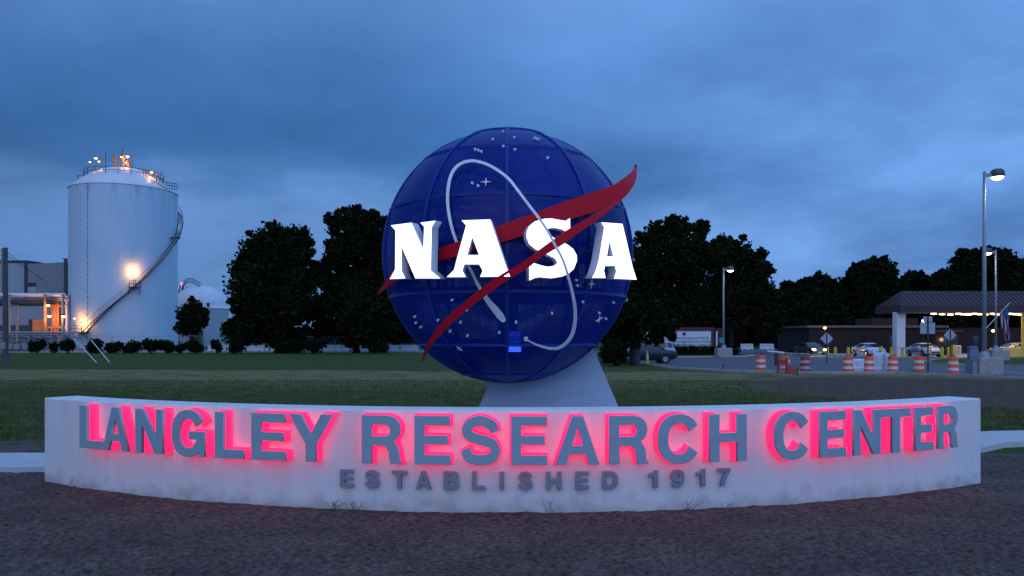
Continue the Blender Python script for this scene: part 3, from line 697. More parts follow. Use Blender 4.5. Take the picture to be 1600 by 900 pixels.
# --- pale tapered pedestal
def pedestal():
    m = mat('pedestal_paint', (.38, .48, .58), .5, var=.04, vscale=2)
    yb, yt = 12.0, 13.05
    # front face corners (bottom left, bottom right, top right, top left) as seen, thickness behind
    bl = (X(707, yb), yb, 0); br = (X(1007, yb), yb, 0)
    zt = 2.35; 
    tr = (X(907, yt), yt, zt); tl = (X(790, yt), yt, 1.85)
    mb = MB(); n = 8; vs = []
    for i in range(n + 1):
        u = i / n; c = .10 * math.sin(PI * u)          # slightly dished ramp
        a = Vector(bl).lerp(Vector(tl), u); b = Vector(br).lerp(Vector(tr), u)
        vs += [a + Vector((0, c, 0)), b + Vector((0, c, 0)), (b.x - .10, 13.9, b.z), (a.x + .10, 13.9, a.z)]
    fs = [(4 * i + j, 4 * i + (j + 1) % 4, 4 * i + 4 + (j + 1) % 4, 4 * i + 4 + j) for i in range(n) for j in range(4)] + [(3, 2, 1, 0), (4 * n, 4 * n + 1, 4 * n + 2, 4 * n + 3)]
    mb.add([Vector(v) - GO for v in vs], fs).build('pedestal', m, globe)
pedestal()
# ================================================================== TREES
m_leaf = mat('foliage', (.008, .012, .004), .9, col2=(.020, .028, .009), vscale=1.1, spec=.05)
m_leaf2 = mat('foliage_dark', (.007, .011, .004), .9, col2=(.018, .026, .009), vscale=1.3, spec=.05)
m_bark = mat('bark', (.014, .011, .009), .9, var=.3, vscale=3)
def leaves_mesh(name, blobs, size, dens, seed, m, core=.55, gaps=0):
    """blobs: (x,y,z,rx,ry,rz); many folded leaf clumps through each blob's volume"""
    rs = np.random.default_rng(seed); P = []; Sz = []
    for (x, y, z, rx, ry, rz) in blobs:
        n = int(dens * rx * rz); u = rs.normal(size=(n, 3)); u /= np.linalg.norm(u, axis=1)[:, None]
        rad = rs.random(n) ** (1 / 2.2)
        lump = 1 + .20 * np.sin(5 * u[:, 0] + x) * np.sin(4.3 * u[:, 2] + z) + .12 * np.sin(11 * u[:, 2] + x * 2) * np.sin(9 * u[:, 0] + seed)
        P.append(np.array([x, y, z]) + u * np.array([rx, ry, rz]) * (rad * lump * (1 + .10 * rs.normal(size=n)))[:, None]); Sz.append(size * (.6 + .8 * rs.random(n)) * np.where(rad < core, 1.9, 1))
    P = np.concatenate(P); Sz = np.concatenate(Sz)
    if gaps:      # pockets without leaves that the sky shows through
        keep = (np.sin(P[:, 0] * 1.7 + seed + 1.2 * np.sin(P[:, 2] * 1.1)) * np.sin(P[:, 2] * 2.1 + 1.3 * np.sin(P[:, 0] * .9 + seed))) < gaps
        P = P[keep]; Sz = Sz[keep]
    n = len(P)
    a = rs.normal(size=(n, 3)); a /= np.linalg.norm(a, axis=1)[:, None]; b = np.cross(a, rs.normal(size=(n, 3))); b /= np.linalg.norm(b, axis=1)[:, None]; c = np.cross(a, b)
    s = Sz[:, None]
    V = np.stack([P - a * s * .6, P + b * s * .42 + c * s * .15, P + a * s * .6, P - b * s * .42 + c * s * .15], 1)
    V[:, :, 2] = np.maximum(V[:, :, 2], .05)
    i = np.arange(n)[:, None] * 4
    Fs = np.concatenate([i + [0, 1, 2], i + [0, 2, 3]])
    me = bpy.data.meshes.new(name); me.from_pydata(V.reshape(-1, 3).tolist(), [], Fs.tolist()); me.materials.append(m)
    o = bpy.data.objects.new(name, me); COL.objects.link(o); return o
def tree(label, Y, blobs_px, trunk_px, trunk_w, size, dens, seed, group=None, m=None, depth=.8, name='oak_tree', limb=True):
    x0 = X(trunk_px, Y); rs = random.Random(seed)
    t = thing(name, label, 'tree', (x0, Y, 0), 0, group); bl = []
    for (px, py, r) in blobs_px:
        rr = r * Y / F; rz = rr * rs.uniform(.85, 1.05); dy = rs.uniform(-1, 1) * rr * 1.1 * depth
        bl.append((X(px, Y) - x0, dy, Z(py, Y), rr, rr * 1.15, rz))
    for b in list(bl):
        for k in range(5):
            th = rs.uniform(0, 2 * PI); q = rs.uniform(.85, 1.12); r2 = b[3] * rs.uniform(.16, .30)
            if b[2] + math.sin(th) * b[5] * q < .8: continue
            bl.append((b[0] + math.cos(th) * b[3] * q, b[1] + rs.uniform(-.5, .5) * b[3], b[2] + math.sin(th) * b[5] * q, r2 * 1.2, r2, r2 * .8))
    cr = leaves_mesh('crown', bl, size, dens, seed, m or m_leaf, gaps=.80); cr.parent = t
    mb = MB(); zt = min(b[2] for b in bl); top = Vector((0, 0, max(3.0, zt)))
    mb.tube((0, 0, -.1), (0, 0, .5), trunk_w * .75, trunk_w * .52, 10); mb.tube((0, 0, .5), top, trunk_w * .52, trunk_w * .42, 10)
    if limb:
        for b in bl:
            q = Vector(b[:3]); mid = top.lerp(q, .5) + Vector((rs.uniform(-.4, .4), rs.uniform(-.4, .4), .3))
            mb.tube(top * .9, mid, trunk_w * .22, trunk_w * .13, 6); mb.tube(mid, q, trunk_w * .13, trunk_w * .05, 5)
    mb.build('trunk', m_bark, t); return t
T1 = [(430,376,30),(462,378,24),(400,392,28),(384,420,24),(430,420,42),(474,400,18),(465,440,32),(400,455,34),(378,485,20),(430,490,46),(468,480,28),(366,512,14),(395,515,24),(440,520,26),(372,430,10)]
T2 = [(548,342,22),(522,345,12),(580,348,22),(606,362,20),(560,378,40),(600,398,32),(535,405,26),(570,435,44),(610,450,40),(528,455,30),(505,425,18),(590,495,44),(545,495,36),(508,480,24),(506,510,18),(625,495,30),(640,515,20),(560,525,20),(525,400,16)]
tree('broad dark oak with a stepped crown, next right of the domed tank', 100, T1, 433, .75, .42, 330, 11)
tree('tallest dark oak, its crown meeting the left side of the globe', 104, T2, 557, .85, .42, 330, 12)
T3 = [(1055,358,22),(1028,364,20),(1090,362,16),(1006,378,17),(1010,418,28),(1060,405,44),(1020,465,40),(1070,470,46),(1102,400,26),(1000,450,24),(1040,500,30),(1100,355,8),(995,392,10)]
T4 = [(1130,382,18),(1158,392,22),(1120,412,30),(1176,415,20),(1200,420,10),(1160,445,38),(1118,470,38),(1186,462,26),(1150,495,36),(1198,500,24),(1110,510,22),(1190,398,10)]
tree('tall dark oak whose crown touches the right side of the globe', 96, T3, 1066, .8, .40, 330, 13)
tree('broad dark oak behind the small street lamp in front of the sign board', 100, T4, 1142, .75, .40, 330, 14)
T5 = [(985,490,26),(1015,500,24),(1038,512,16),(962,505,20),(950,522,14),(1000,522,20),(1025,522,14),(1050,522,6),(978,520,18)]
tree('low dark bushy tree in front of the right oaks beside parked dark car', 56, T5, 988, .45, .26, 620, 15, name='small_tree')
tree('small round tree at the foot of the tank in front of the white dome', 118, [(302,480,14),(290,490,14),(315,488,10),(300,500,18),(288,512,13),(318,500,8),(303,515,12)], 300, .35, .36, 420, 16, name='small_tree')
def wide(px, top, w, bottom, seed):
    rs = random.Random(seed); h = bottom - top; bl = []
    n = int(11 + w / 10)
    for i in range(n):
        a = PI * (i + .5) / n; r = min(w, h) * rs.uniform(.13, .22); bl.append((px - math.cos(a) * (w / 2 - r * .8), top + r + (1 - math.sin(a) ** .7) * h * .5 + rs.uniform(0, .05) * h, r))
    for i in range(n):
        r = min(w, h) * rs.uniform(.2, .3); bl.append((px + rs.uniform(-.36, .36) * w, top + h * rs.uniform(.35, .8), r))
    return bl
far = [(1238,438,66,534,'dark tree just right of the two big oaks in the far row'),
       (1282,427,74,534,'rounded far tree behind the lit headlights and left diamond sign'),
       (1362,402,92,532,'tall round far tree above the left end of the gatehouse roof'),
       (1430,424,74,530,'lower far tree in the dip behind the gatehouse roof ridge'),
       (1475,420,50,530,'narrow far tree between the dip and the tallest right tree'),
       (1538,386,118,530,'tallest far tree behind the two street lamps on the right'),
       (1610,398,100,530,'far tree cut by the right edge of the photo'),
       (1318,452,80,534,'low far tree filling below the round tree, left of the gatehouse'),
       (1225,478,70,540,'low dark undergrowth tree right of the tall white-lit lamp post')]
for i, (px, top, w, bot, lab) in enumerate(far):
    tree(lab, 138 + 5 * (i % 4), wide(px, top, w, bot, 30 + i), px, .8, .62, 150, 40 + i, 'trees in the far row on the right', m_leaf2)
wood = leaves_mesh('woodland', [(X(px, 185), 185, Z(505 + 6 * math.sin(px), 185), 9, 6, 6) for px in range(1000, 1700, 38)] + [(X(px, 160), 160, Z(522, 160), 6, 4, 3) for px in range(960, 1290, 30)], .9, 30, 77, m_leaf2)
tag(wood, 'dark mass of far woodland low behind the right tree row', 'woodland', kind='stuff')
wood2 = leaves_mesh('undergrowth', [(X(px, 150), 150, Z(527, 150), 5, 3, 1.9) for px in range(380, 660, 24)], .6, 60, 78, m_leaf2)
tag(wood2, 'dark scrub far behind the two left oaks', 'undergrowth', kind='stuff')
# shrubs along the far edge of the lawn
sh = [(962,528,42,'dark round shrub added in place of the darkness over the parked car front'), (58,527,22,'round dark shrub, leftmost, near the wooden pole'), (84,534,9,'tiny dark shrub between the two leftmost round shrubs'), (105,528,24,'round dark shrub left of the slanted pipes'),  # first shrub is added to hide the car's front, which lies in darkness
      (152,529,30,'dark hedge bush just right of the slanted pipes'), (178,530,30,'dark hedge bush below the tank stair'), (206,530,32,'dark hedge bush below the tank middle'),
      (236,529,32,'dark hedge bush below the tank, second from its right end'), (262,530,28,'dark hedge bush below the right edge of the tank'), (284,534,16,'thin low shrub in front of the small round tree'),
      (306,529,28,'square dark shrub in front of the small round tree'), (339,530,16,'narrow dark shrub between two gaps of white barrier'), (368,529,26,'dark shrub touching the left oak skirt'),
      (452,530,50,'scrubby shrub between the two left oaks'), (490,530,40,'loose open shrub right of the first oak trunk'), (590,531,36,'low dark shrub right of the second oak trunk')]
for i, (px, top, w, lab) in enumerate(sh):
    Y = 54.5 if px == 962 else 97 + (i % 3) * .8; wd = w * Y / F; x0 = X(px, Y); o = thing('shrub', lab, 'shrub', (x0, Y, 0), 0, 'shrubs along the far edge of the lawn'); rs = random.Random(i + 3); h = Z(top, Y)
    bl = [(rs.uniform(-.32, .32) * wd, rs.uniform(-.3, .3), h * rs.uniform(.3, .68), wd * .30, .7, h * .34) for k in range(7)]
    leaves_mesh('foliage', bl, .26, 330, 90 + i, m_leaf2).parent = o
    mb = MB()
    for k in range(6): mb.tube((rs.uniform(-.2, .2), rs.uniform(-.2, .2), -.05), (rs.uniform(-.4, .4) * wd, rs.uniform(-.3, .3), h * .6), .035, .015, 5)
    mb.build('stem', m_bark, o)

# ================================================================== STORAGE TANK
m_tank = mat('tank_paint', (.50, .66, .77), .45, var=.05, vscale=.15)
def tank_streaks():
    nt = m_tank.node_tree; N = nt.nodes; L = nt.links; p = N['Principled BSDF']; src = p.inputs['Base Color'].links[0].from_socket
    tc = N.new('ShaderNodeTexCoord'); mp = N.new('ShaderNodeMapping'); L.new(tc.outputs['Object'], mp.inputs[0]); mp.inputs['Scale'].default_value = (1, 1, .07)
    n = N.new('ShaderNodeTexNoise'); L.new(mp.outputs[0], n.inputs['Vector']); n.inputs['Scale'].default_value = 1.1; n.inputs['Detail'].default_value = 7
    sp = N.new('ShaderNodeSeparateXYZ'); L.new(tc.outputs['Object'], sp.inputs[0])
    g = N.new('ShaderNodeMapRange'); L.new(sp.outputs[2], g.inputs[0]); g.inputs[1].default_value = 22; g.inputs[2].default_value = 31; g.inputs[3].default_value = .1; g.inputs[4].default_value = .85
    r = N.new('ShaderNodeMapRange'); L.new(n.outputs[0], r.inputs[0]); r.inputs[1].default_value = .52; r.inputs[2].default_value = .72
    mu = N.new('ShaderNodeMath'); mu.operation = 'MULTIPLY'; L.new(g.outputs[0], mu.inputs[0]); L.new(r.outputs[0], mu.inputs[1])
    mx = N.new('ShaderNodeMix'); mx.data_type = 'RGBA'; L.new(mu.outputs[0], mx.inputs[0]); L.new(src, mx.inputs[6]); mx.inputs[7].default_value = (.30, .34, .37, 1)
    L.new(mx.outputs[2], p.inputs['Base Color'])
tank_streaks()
TY = 150.0; TR = 9.54; TX = X(194.6, TY)
def tank_ang(px, r):            # angle on the tank side (0 faces -Y) seen at image column px
    t = (px - 800) / F; best = None
    for i in range(2400):
        a = R(-70 + 190 * i / 2400); x = TX + r * math.sin(a); y = TY - r * math.cos(a); e = abs(x - t * y)
        vis = (math.sin(a) * (0 - x) + -math.cos(a) * (0 - y)) > 0
        if vis and (best is None or e < best[0]): best = (e, a)
    return best[1]
def tank_z(py, a, r): return Z(py, TY - r * math.cos(a))
tank = thing('storage_tank', 'huge pale cylindrical tank with domed top, wrapped by a metal stair', 'tank', (TX, TY, 0))
ZE = 30.5
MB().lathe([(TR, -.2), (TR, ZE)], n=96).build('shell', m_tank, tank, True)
m_dome = mat('dome_paint', (.74, .75, .78), .4, var=.04, vscale=.3)
ZD = Z(270, TY)
dp = [(TR + .12, ZE - .12), (TR + .12, ZE)]
for i in range(1, 13):
    r_ = TR * (1 - i / 12); dp.append((max(r_, .01), ZE + (ZD + .9 - ZE) * (1 - (r_ / TR) ** 2.1)))
MB().lathe(dp, n=96).build('dome_roof', m_dome, tank, True)
mb = MB()
for z in np.arange(.9, ZE, 1.05): mb.box(-.09, .09, -.06, .06, z, z + .35)
mb.box(-.02, .02, -.03, .03, .5, ZE - .2)
ll = mb.build('ladder_lug', m_steel, tank); aa = tank_ang(137, TR); ll.location = (TR * math.sin(aa), -TR * math.cos(aa), 0); ll.rotation_euler.z = aa
def roof_z(r_): return ZE + (ZD + .9 - ZE) * (1 - (r_ / TR) ** 2.1)
# spiral stair
def del_keys(o):
    for k in ('label', 'category', 'group'):
        if k in o: del o[k]
SR = TR + .95
KA = [tank_ang(p, SR) for p in (127, 208, 240, 268, 281, 285.5)] ; KA = KA + [KA[-1] + R(20), KA[-1] + R(45)]
KP = (520, 449, 420, 387, 368, 350, 336, 322)
KZ = [tank_z(p, a_, SR) for p, a_ in zip(KP, KA)]
def stz(a): return float(np.interp(a, KA, KZ))
def stair():
    tr = MB(); rl = MB(); n = 130; P = {0: [], 1: []}
    for i in range(n):
        a = KA[0] + (KA[-1] - KA[0]) * i / (n - 1); z = stz(a); c, s = math.sin(a), -math.cos(a); r0, r1 = TR + .05, TR + .95
        tx, ty = math.cos(a) * .14, math.sin(a) * .14
        tr.add([(r0 * c - tx, r0 * s - ty, z), (r1 * c - tx, r1 * s - ty, z), (r1 * c + tx, r1 * s + ty, z), (r0 * c + tx, r0 * s + ty, z), (r0 * c - tx, r0 * s - ty, z - .05), (r1 * c - tx, r1 * s - ty, z - .05), (r1 * c + tx, r1 * s + ty, z - .05), (r0 * c + tx, r0 * s + ty, z - .05)],
               [(0, 1, 2, 3), (7, 6, 5, 4), (0, 4, 5, 1), (1, 5, 6, 2), (2, 6, 7, 3), (3, 7, 4, 0)])
        P[1].append((r1 * c, r1 * s, z)); P[0].append((r0 * c, r0 * s, z))
        if i % 5 == 0: rl.tube((r1 * c, r1 * s, z), (r1 * c, r1 * s, z + 1.1), .035, n=5)
    rl.path([(x, y, z + 1.1) for x, y, z in P[1]], .045, 5); rl.path([(x, y, z + .58) for x, y, z in P[1]], .03, 5)
    s = thing('spiral_stair', None, None); del_keys(s); s.parent = tank
    tr.build('tread', m_steel, s); [MB().path([(x, y, z - .12) for x, y, z in P[k]], .09, 5).build('stringer', m_dark, s) for k in (0, 1)]; rl.build('handrail', m_steel, s)
stair()
def platform(a, z, w=1.9, name='landing'):
    o = MB(); o.box(-w / 2, w / 2, -1.5, -.03, z - .12, z)
    for x in (-w / 2, 0, w / 2):
        o.tube((x, -1.45, z), (x, -1.45, z + 1.15), .05, n=5)
    for h in (.6, 1.15): o.tube((-w / 2, -1.45, z + h), (w / 2, -1.45, z + h), .045, n=5)
    for x in (-w / 2 + .1, w / 2 - .1): o.tube((x, -1.4, z - .1), (x, -.05, z - 1.3), .06, n=5)
    b = o.build(name, m_dark, tank); b.location = (TR * math.sin(a), -TR * math.cos(a), 0); b.rotation_euler.z = a
A1 = tank_ang(210.5, TR + 1); platform(A1, tank_z(449, A1, TR)); A2 = tank_ang(121, TR + 1.2); platform(A2, tank_z(519, A2, TR), 2.6)
A3 = tank_ang(276, TR + 1); platform(A3, tank_z(371, A3, TR), 1.0)
# roof railing, masts, vents
rb = MB(); rr = 7.0; zr = roof_z(rr) + .0
pts = [(rr * math.cos(2 * PI * i / 40), rr * math.sin(2 * PI * i / 40), zr) for i in range(41)]
for (x, y, z) in pts[:-1:2]: rb.tube((x, y, z - .2), (x, y, z + 1.3), .05, n=5)
for h in (.65, 1.3): rb.path([(x, y, z + h) for x, y, z in pts], .05, 5)
rb.build('roof_railing', m_dark, tank)
rb = MB(); rb.box(-7.2, -4.6, -3.5, -1.2, ZE + .9, ZE + 1.2); 
for x in (-7.15, -5.9, -4.65): rb.tube((x, -3.5, ZE + 1.2), (x, -3.5, ZE + 2.6), .06, n=5)
rb.tube((-7.15, -3.5, ZE + 2.5), (-4.65, -3.5, ZE + 2.5), .05, n=5); rb.build('roof_platform', m_dark, tank)
rb = MB()
for i in range(12):
    a0, a1 = R(-25 + 6 * i) - PI / 2 + R(52), R(-25 + 6 * (i + 1)) - PI / 2 + R(52)
pl = []
for i in range(14):
    u = i / 13; r_ = 7.0 + 3.9 * u; a = R(12 + 26 * u) - PI / 2 + R(45); pl.append((r_ * math.cos(a), r_ * math.sin(a), roof_z(min(r_, TR)) + .1))
for h in (.1, .7, 1.25): rb.path([(x, y, z + h) for x, y, z in pl], .055, 5)
for x, y, z in pl: rb.tube((x, y, z), (x, y, z + 1.25), .045, n=5)
rb.build('roof_walkway', m_dark, tank)
def px_on_roof(px): return (px - 194.6) * TY / F * .92
for px, tp in ((158, 236), (187, 228)):
    x = px_on_roof(px); MB().tube((x, 1, roof_z(abs(x))), (x, 1, Z(tp, TY)), .09, .05, 6).build('mast', m_dark, tank)
m_orange = mat('primer_orange', (.38, .20, .12), .6, .3)
for px, tp in ((182, 243), (196, 242), (205.5, 254)):
    x = px_on_roof(px); v = MB(); z0 = roof_z(abs(x)) - .2; z1 = Z(tp, TY); v.tube((x, -.8, z0), (x, -.8, z1), .24, .2, 8)
    k = z0 + .5
    while k < z1: v.lathe([(.24, 0), (.42, .03), (.42, .16), (.24, .19)], (x, -.8, k), 10); k += .62
    v.tube((x, -.8, z1 - .3), (x - .5, -.8, z1 + .1), .13, n=6); v.build('relief_vent', m_orange, tank)
def tank_lamp(loc, Wt, arm=None, size=.2, col=WARM, em=None):
    h = MB(); x, y, z = loc
    if arm: h.path([arm, (arm[0], arm[1], z + .15), (x, y, z + .15)], .05, 5)
    h.lathe([(.05, .22), (size, .12), (size, .03)], loc, 10); b = h.build('lamp', m_dark, tank)
    MB().lathe([(.01, -size * .8), (size * .7, -size * .5), (size * .9, 0), (.01, .02)], loc, 10).build('bulb', em or m_warmemit, b)
    point(b, (x, y, z - .45), Wt, col, .15)
for px, py in ((151.5, 249), (205, 246.5), (252.5, 274)):
    x = px_on_roof(px); tank_lamp((x, -1.2 if px < 240 else -3, Z(py, TY)), 150, (x + (.9 if px < 240 else -.3), -1.2 if px < 240 else -3, roof_z(min(abs(x), TR - .1))), .32)
for px, py in ((143.5, 256), (196.5, 248), (158.5, 255), (204, 257)):
    x = px_on_roof(px); tank_lamp((x, -1.6, Z(py, TY)), 60, None, .2)
x = px_on_roof(262); MB().path([(x - .2, -3, roof_z(9)), (x - .1, -3, Z(279, TY)), (x + 1.2, -3, Z(273, TY))], .12, 6).build('lightning_arm', mat('lit_pipe', (.6, .45, .42), .5), tank)
for px, py, pb, r_, w in ((208.5, 420, 448, .9, 620), (116.5, 497, 520, 1.4, 420), (128, 505, None, 1.0, 420)):
    a = tank_ang(px, TR + r_); c, s = (TR + r_) * math.sin(a), -(TR + r_) * math.cos(a)
    tank_lamp((c, s, tank_z(py, a, TR + r_)), w, (c, s, tank_z(pb, a, TR + r_)) if pb else None, .22)

# ================================================================== INDUSTRIAL BUILDINGS (left)
def ribbed(name, base, rib=.9, dark=.82):
    m = mat(name, base, .6, .1, var=.06, vscale=.6); nt = m.node_tree; N = nt.nodes; L = nt.links; p = N['Principled BSDF']
    tc = N.new('ShaderNodeTexCoord'); w = N.new('ShaderNodeTexWave'); w.wave_type = 'BANDS'; w.bands_direction = 'X'; L.new(tc.outputs['Object'], w.inputs[0]); w.inputs['Scale'].default_value = rib
    b = N.new('ShaderNodeBump'); L.new(w.outputs[0], b.inputs['Height']); b.inputs['Distance'].default_value = .08; b.inputs['Strength'].default_value = .6; L.new(b.outputs[0], p.inputs['Normal']); return m
m_clad = ribbed('cladding_grey', (.24, .27, .29)); m_clad2 = ribbed('cladding_pale', (.34, .42, .47))
def building_left():
    Y = 172; b = thing('industrial_building', 'tall pale-green metal-clad building at the left edge with dark roof trim', 'building', (X(10, Y), Y, 0))
    x1 = X(43, Y) - X(10, Y)
    MB().box(-22, x1, 0, 18, -.1, Z(410, Y)).build('wall', m_clad2, b)
    MB().box(-22.2, x1 + .3, -.3, 18.2, Z(410, Y), Z(407, Y)).build('roof_trim', m_dark, b)
    MB().box(x1 - .5, x1 + .2, -.4, -.02, 0, Z(410, Y)).build('corner_trim', m_dark, b)
    mb = MB(); mb.box(X(4.0, Y) - X(10, Y), X(5.6, Y) - X(10, Y), -.5, -.1, 0, Z(388, Y)); mb.build('vent_pipe', m_steel, b)
    Y = 165; b = thing('industrial_building', 'grey ribbed metal warehouse between the pale building and the tank', 'building', (X(74, Y), Y, 0)); x0 = X(43.6, Y) - X(74, Y); x1 = X(101.5, Y) - X(74, Y)
    zl, zr = Z(412.5, Y), Z(409.5, Y)
    MB().add([(x0, 0, 0), (x1, 0, 0), (x1, 0, zr), (x0, 0, zl), (x0, 16, 0), (x1, 16, 0), (x1, 16, zr), (x0, 16, zl)], [(0, 1, 2, 3), (5, 4, 7, 6), (3, 2, 6, 7), (1, 5, 6, 2), (4, 0, 3, 7)]).build('wall', m_clad, b)
    MB().box(x1, x1 + .5, -.4, .1, 0, Z(405, Y)).build('downpipe', m_dark, b)
    MB().box(x1 - .3, x1 + .9, -.5, .2, Z(405, Y), Z(404, Y)).build('vent_cap', m_dark, b)
    MB().box(X(44.5, Y) - X(74, Y), X(56, Y) - X(74, Y), -.15, -.02, Z(447.5, Y), Z(441.5, Y)).build('louvre', m_dark, b)
    MB().box(X(44, Y) - X(74, Y), X(57, Y) - X(74, Y), -.12, -.02, Z(457, Y), Z(448.5, Y)).build('panel', m_clad2, b)
    MB().box(x0, x1, -.3, -.02, Z(477, Y) , Z(474, Y)).build('floor_band', m_dark, b)
    Y = 158; b = thing('low_building', 'low pale ribbed metal shed under the pipe rack', 'shed', (X(50, Y), Y, 0)); x0 = X(-40, Y) - X(50, Y); x1 = X(80, Y) - X(50, Y)
    MB().box(x0, x1, 0, 6, -.1, Z(478, Y)).build('wall', ribbed('cladding_lilac', (.38, .38, .42), 1.2), b)
    MB().box(x0, x1, -.1, 6, Z(478, Y), Z(476, Y)).build('roof', m_dark, b)
    MB().box(x0, x1, -.2, -.02, .05, Z(508, Y)).build('plinth', mat('plinth', (.08, .09, .10), .8), b)
building_left()
def rack():
    Y = 126; r_ = thing('pipe_rack', 'overhead pipe rack with white pipe running to the tank', 'pipe rack', (X(80, Y), Y, 0)); X0 = X(-60, Y) - X(80, Y); X1 = X(104, Y) - X(80, Y)
    for (py, r0, y, m) in ((461, .30, -.4, m_white), (466, .14, 0, m_steel), (468.5, .2, .7, m_steel), (475, .16, 0, m_dark), (473, .14, .9, m_steel), (471, .12, -.6, m_dark)):
        MB().tube((X0, y, Z(py, Y)), (X1 - (.0 if py < 470 else 2.0), y, Z(py, Y)), r0, n=8).build('pipe', m, r_)
    for px in (-30, 20, 76, 103):
        x = X(px, Y) - X(80, Y); mb = MB()
        for y in (-.9, 1.1): mb.box(x - .14, x + .14, y - .14, y + .14, 0, Z(460, Y))
        mb.box(x - .12, x + .12, -.9, 1.1, Z(477, Y), Z(475.5, Y)); mb.build('post', m_steel if px != 76 else m_orange, r_)
    mb = MB(); k = X0
    while k < X1 - 2.5: mb.tube((k, 0, Z(475, Y)), (k + 1.1, 0, Z(466.5, Y)), .05, n=4); mb.tube((k + 1.1, 0, Z(466.5, Y)), (k + 2.2, 0, Z(475, Y)), .05, n=4); k += 2.2
    mb.build('truss', m_dark, r_)
    for px, py, w in ((82, 477, 260), (84, 493.5, 420), (105.5, 494, 160)):
        x = X(px, Y) - X(80, Y); b = MB().lathe([(.05, .32), (.3, .22), (.3, .0)], (x, -1.2, Z(py, Y)), 10).build('lamp', m_dark, r_); MB().lathe([(.01, -.26), (.2, -.2), (.27, 0), (.01, .01)], (x, -1.2, Z(py, Y)), 10).build('bulb', m_warmemit, b)
        point(b, (x, -1.7, Z(py, Y) - .5), w, WARM, .2)
rack()
def equipment():
    Y = 128
    b = thing('transformer_cabinet', 'orange-lit ribbed cabinet standing under the pipe rack', 'cabinet', (X(59, Y), Y, 0)); w = 15 * Y / F / 2
    MB().box(-w, w, 0, 1.6, Z(518, Y), Z(499.5, Y)).build('housing', mat('cabinet_lit_orange', (.55, .32, .16), .6), b)  # orange lamplight is put into the housing's base colour
    mb = MB()
    for i in range(8): x = -w + .12 + i * (2 * w - .24) / 7; mb.box(x - .04, x + .04, -.22, -.003, Z(517, Y), Z(500.5, Y))
    mb.build('cooling_fin', mat('cabinet_fin_lit', (.50, .30, .15), .6), b)  # fins carry the same lamplight in their colour
    MB().box(-w - .8, -w - .003, .1, 1.5, 0, Z(499, Y)).build('side_box', m_dark, b)
    mb = MB(); mb.box(-w, w, .2, 1.4, 0, Z(518.2, Y)); mb.build('base', m_dark, b); point(b, (.3, -2.2, Z(508, Y)), 120, WARM, .3, 'lamp_light')
    b = thing('valve_tower', 'rusty orange-lit steel tower with pipes left of the tank', 'pipework', (X(92, 127), 127, 0)); Y = 127
    for px in (87, 91.5): MB().box(X(px, Y) - b.location.x - .22, X(px, Y) - b.location.x + .22, -.3, .3, 0, Z(463, Y)).build('column', m_orange, b)
    for py in (521, 513, 480): MB().box(-1.6, 1.5, -.4, .4, Z(py, Y), Z(py, Y) + .35).build('beam', m_orange, b)
    MB().tube((1.5, -.3, 0), (1.5, -.3, Z(462, Y)), .22, n=8).build('riser_pipe', m_white, b)
    mb = MB(); mb.tube((-.9, -.5, 0), (-.9, -.5, Z(510, Y)), .16, n=8); mb.tube((.4, -.6, 0), (.4, -.6, Z(525, Y)), .3, n=10); mb.build('valve_body', m_orange, b)
    # ground level pipe runs
    Y = 116; b = thing('pipe_run', 'low horizontal pipes on short supports left of the tank', 'pipework', (X(40, Y), Y, 0)); X0 = X(-60, Y) - b.location.x; X1 = X(112, Y) - b.location.x
    for py, r0, y in ((541, .16, 0), (533, .10, .5), (527, .14, 1.0), (519.5, .16, 1.4), (523, .08, .3)): MB().tube((X0, y, Z(py, Y)), (X1, y, Z(py, Y)), r0, n=8).build('pipe', m_steel, b)
    k = X0
    while k < X1: MB().box(k - .07, k + .07, -.15, 1.5, -.05, Z(522, Y)).build('support', m_steel, b); k += 1.7
    rs = random.Random(4); 
    for i, (px, lab) in enumerate(((18, 'grey valve box left of the others on the low pipes'), (30, 'grey valve box in the middle of the low pipes'), (44, 'small grey valve box right on the low pipes'), (98, 'grey pump box at the foot of the orange tower'))):
        Yb = 115; q = thing('valve_box', lab, 'box', (X(px, Yb), Yb - .4, 0), 0, 'valve boxes on the pipe runs'); hh = rs.uniform(1.0, 1.6)
        MB().bbox(-.5, .5, -.3, .3, .3, hh, .03).build('housing', m_steel, q); MB().box(-.4, .4, -.25, .25, -.05, .3).build('base', m_dark, q)
        MB().tube((0, 0, hh), (0, 0, hh + .4), .05, n=6).build('stem', m_dark, q)
equipment()
# utility pole
Y = 55; up = thing('utility_pole', 'weathered wooden utility pole at the left edge with thin cables', 'pole', (X(8.5, Y), Y, 0))
MB().tube((0, 0, -.2), (0, 0, Z(387, Y)), .20, .15, 12).build('pole', mat('old_wood', (.09, .085, .08), .9, var=.25, vscale=8, stretch=(1, 1, .1)), up)
mb = MB(); zt = Z(392, Y); mb.path([(0, 0, zt), (-22, 40, zt + 1.0), (-66, 110, zt + 6)], .02, 4); mb.path([(0, 0, zt - .3), (-21, 40, zt + .5), (-64, 110, zt + 5)], .02, 4)
for k in range(3): mb.path([(-9, -3, zt + .1 - .3 * k), (-4, -1.5, zt - .15 - .3 * k), (0, 0, zt - .3 * k)], .018, 4)
mb.build('cable', m_black, up); MB().box(-.14, .14, -.28, -.14, 1.2, 1.7).build('meter_plate', m_steel, up)
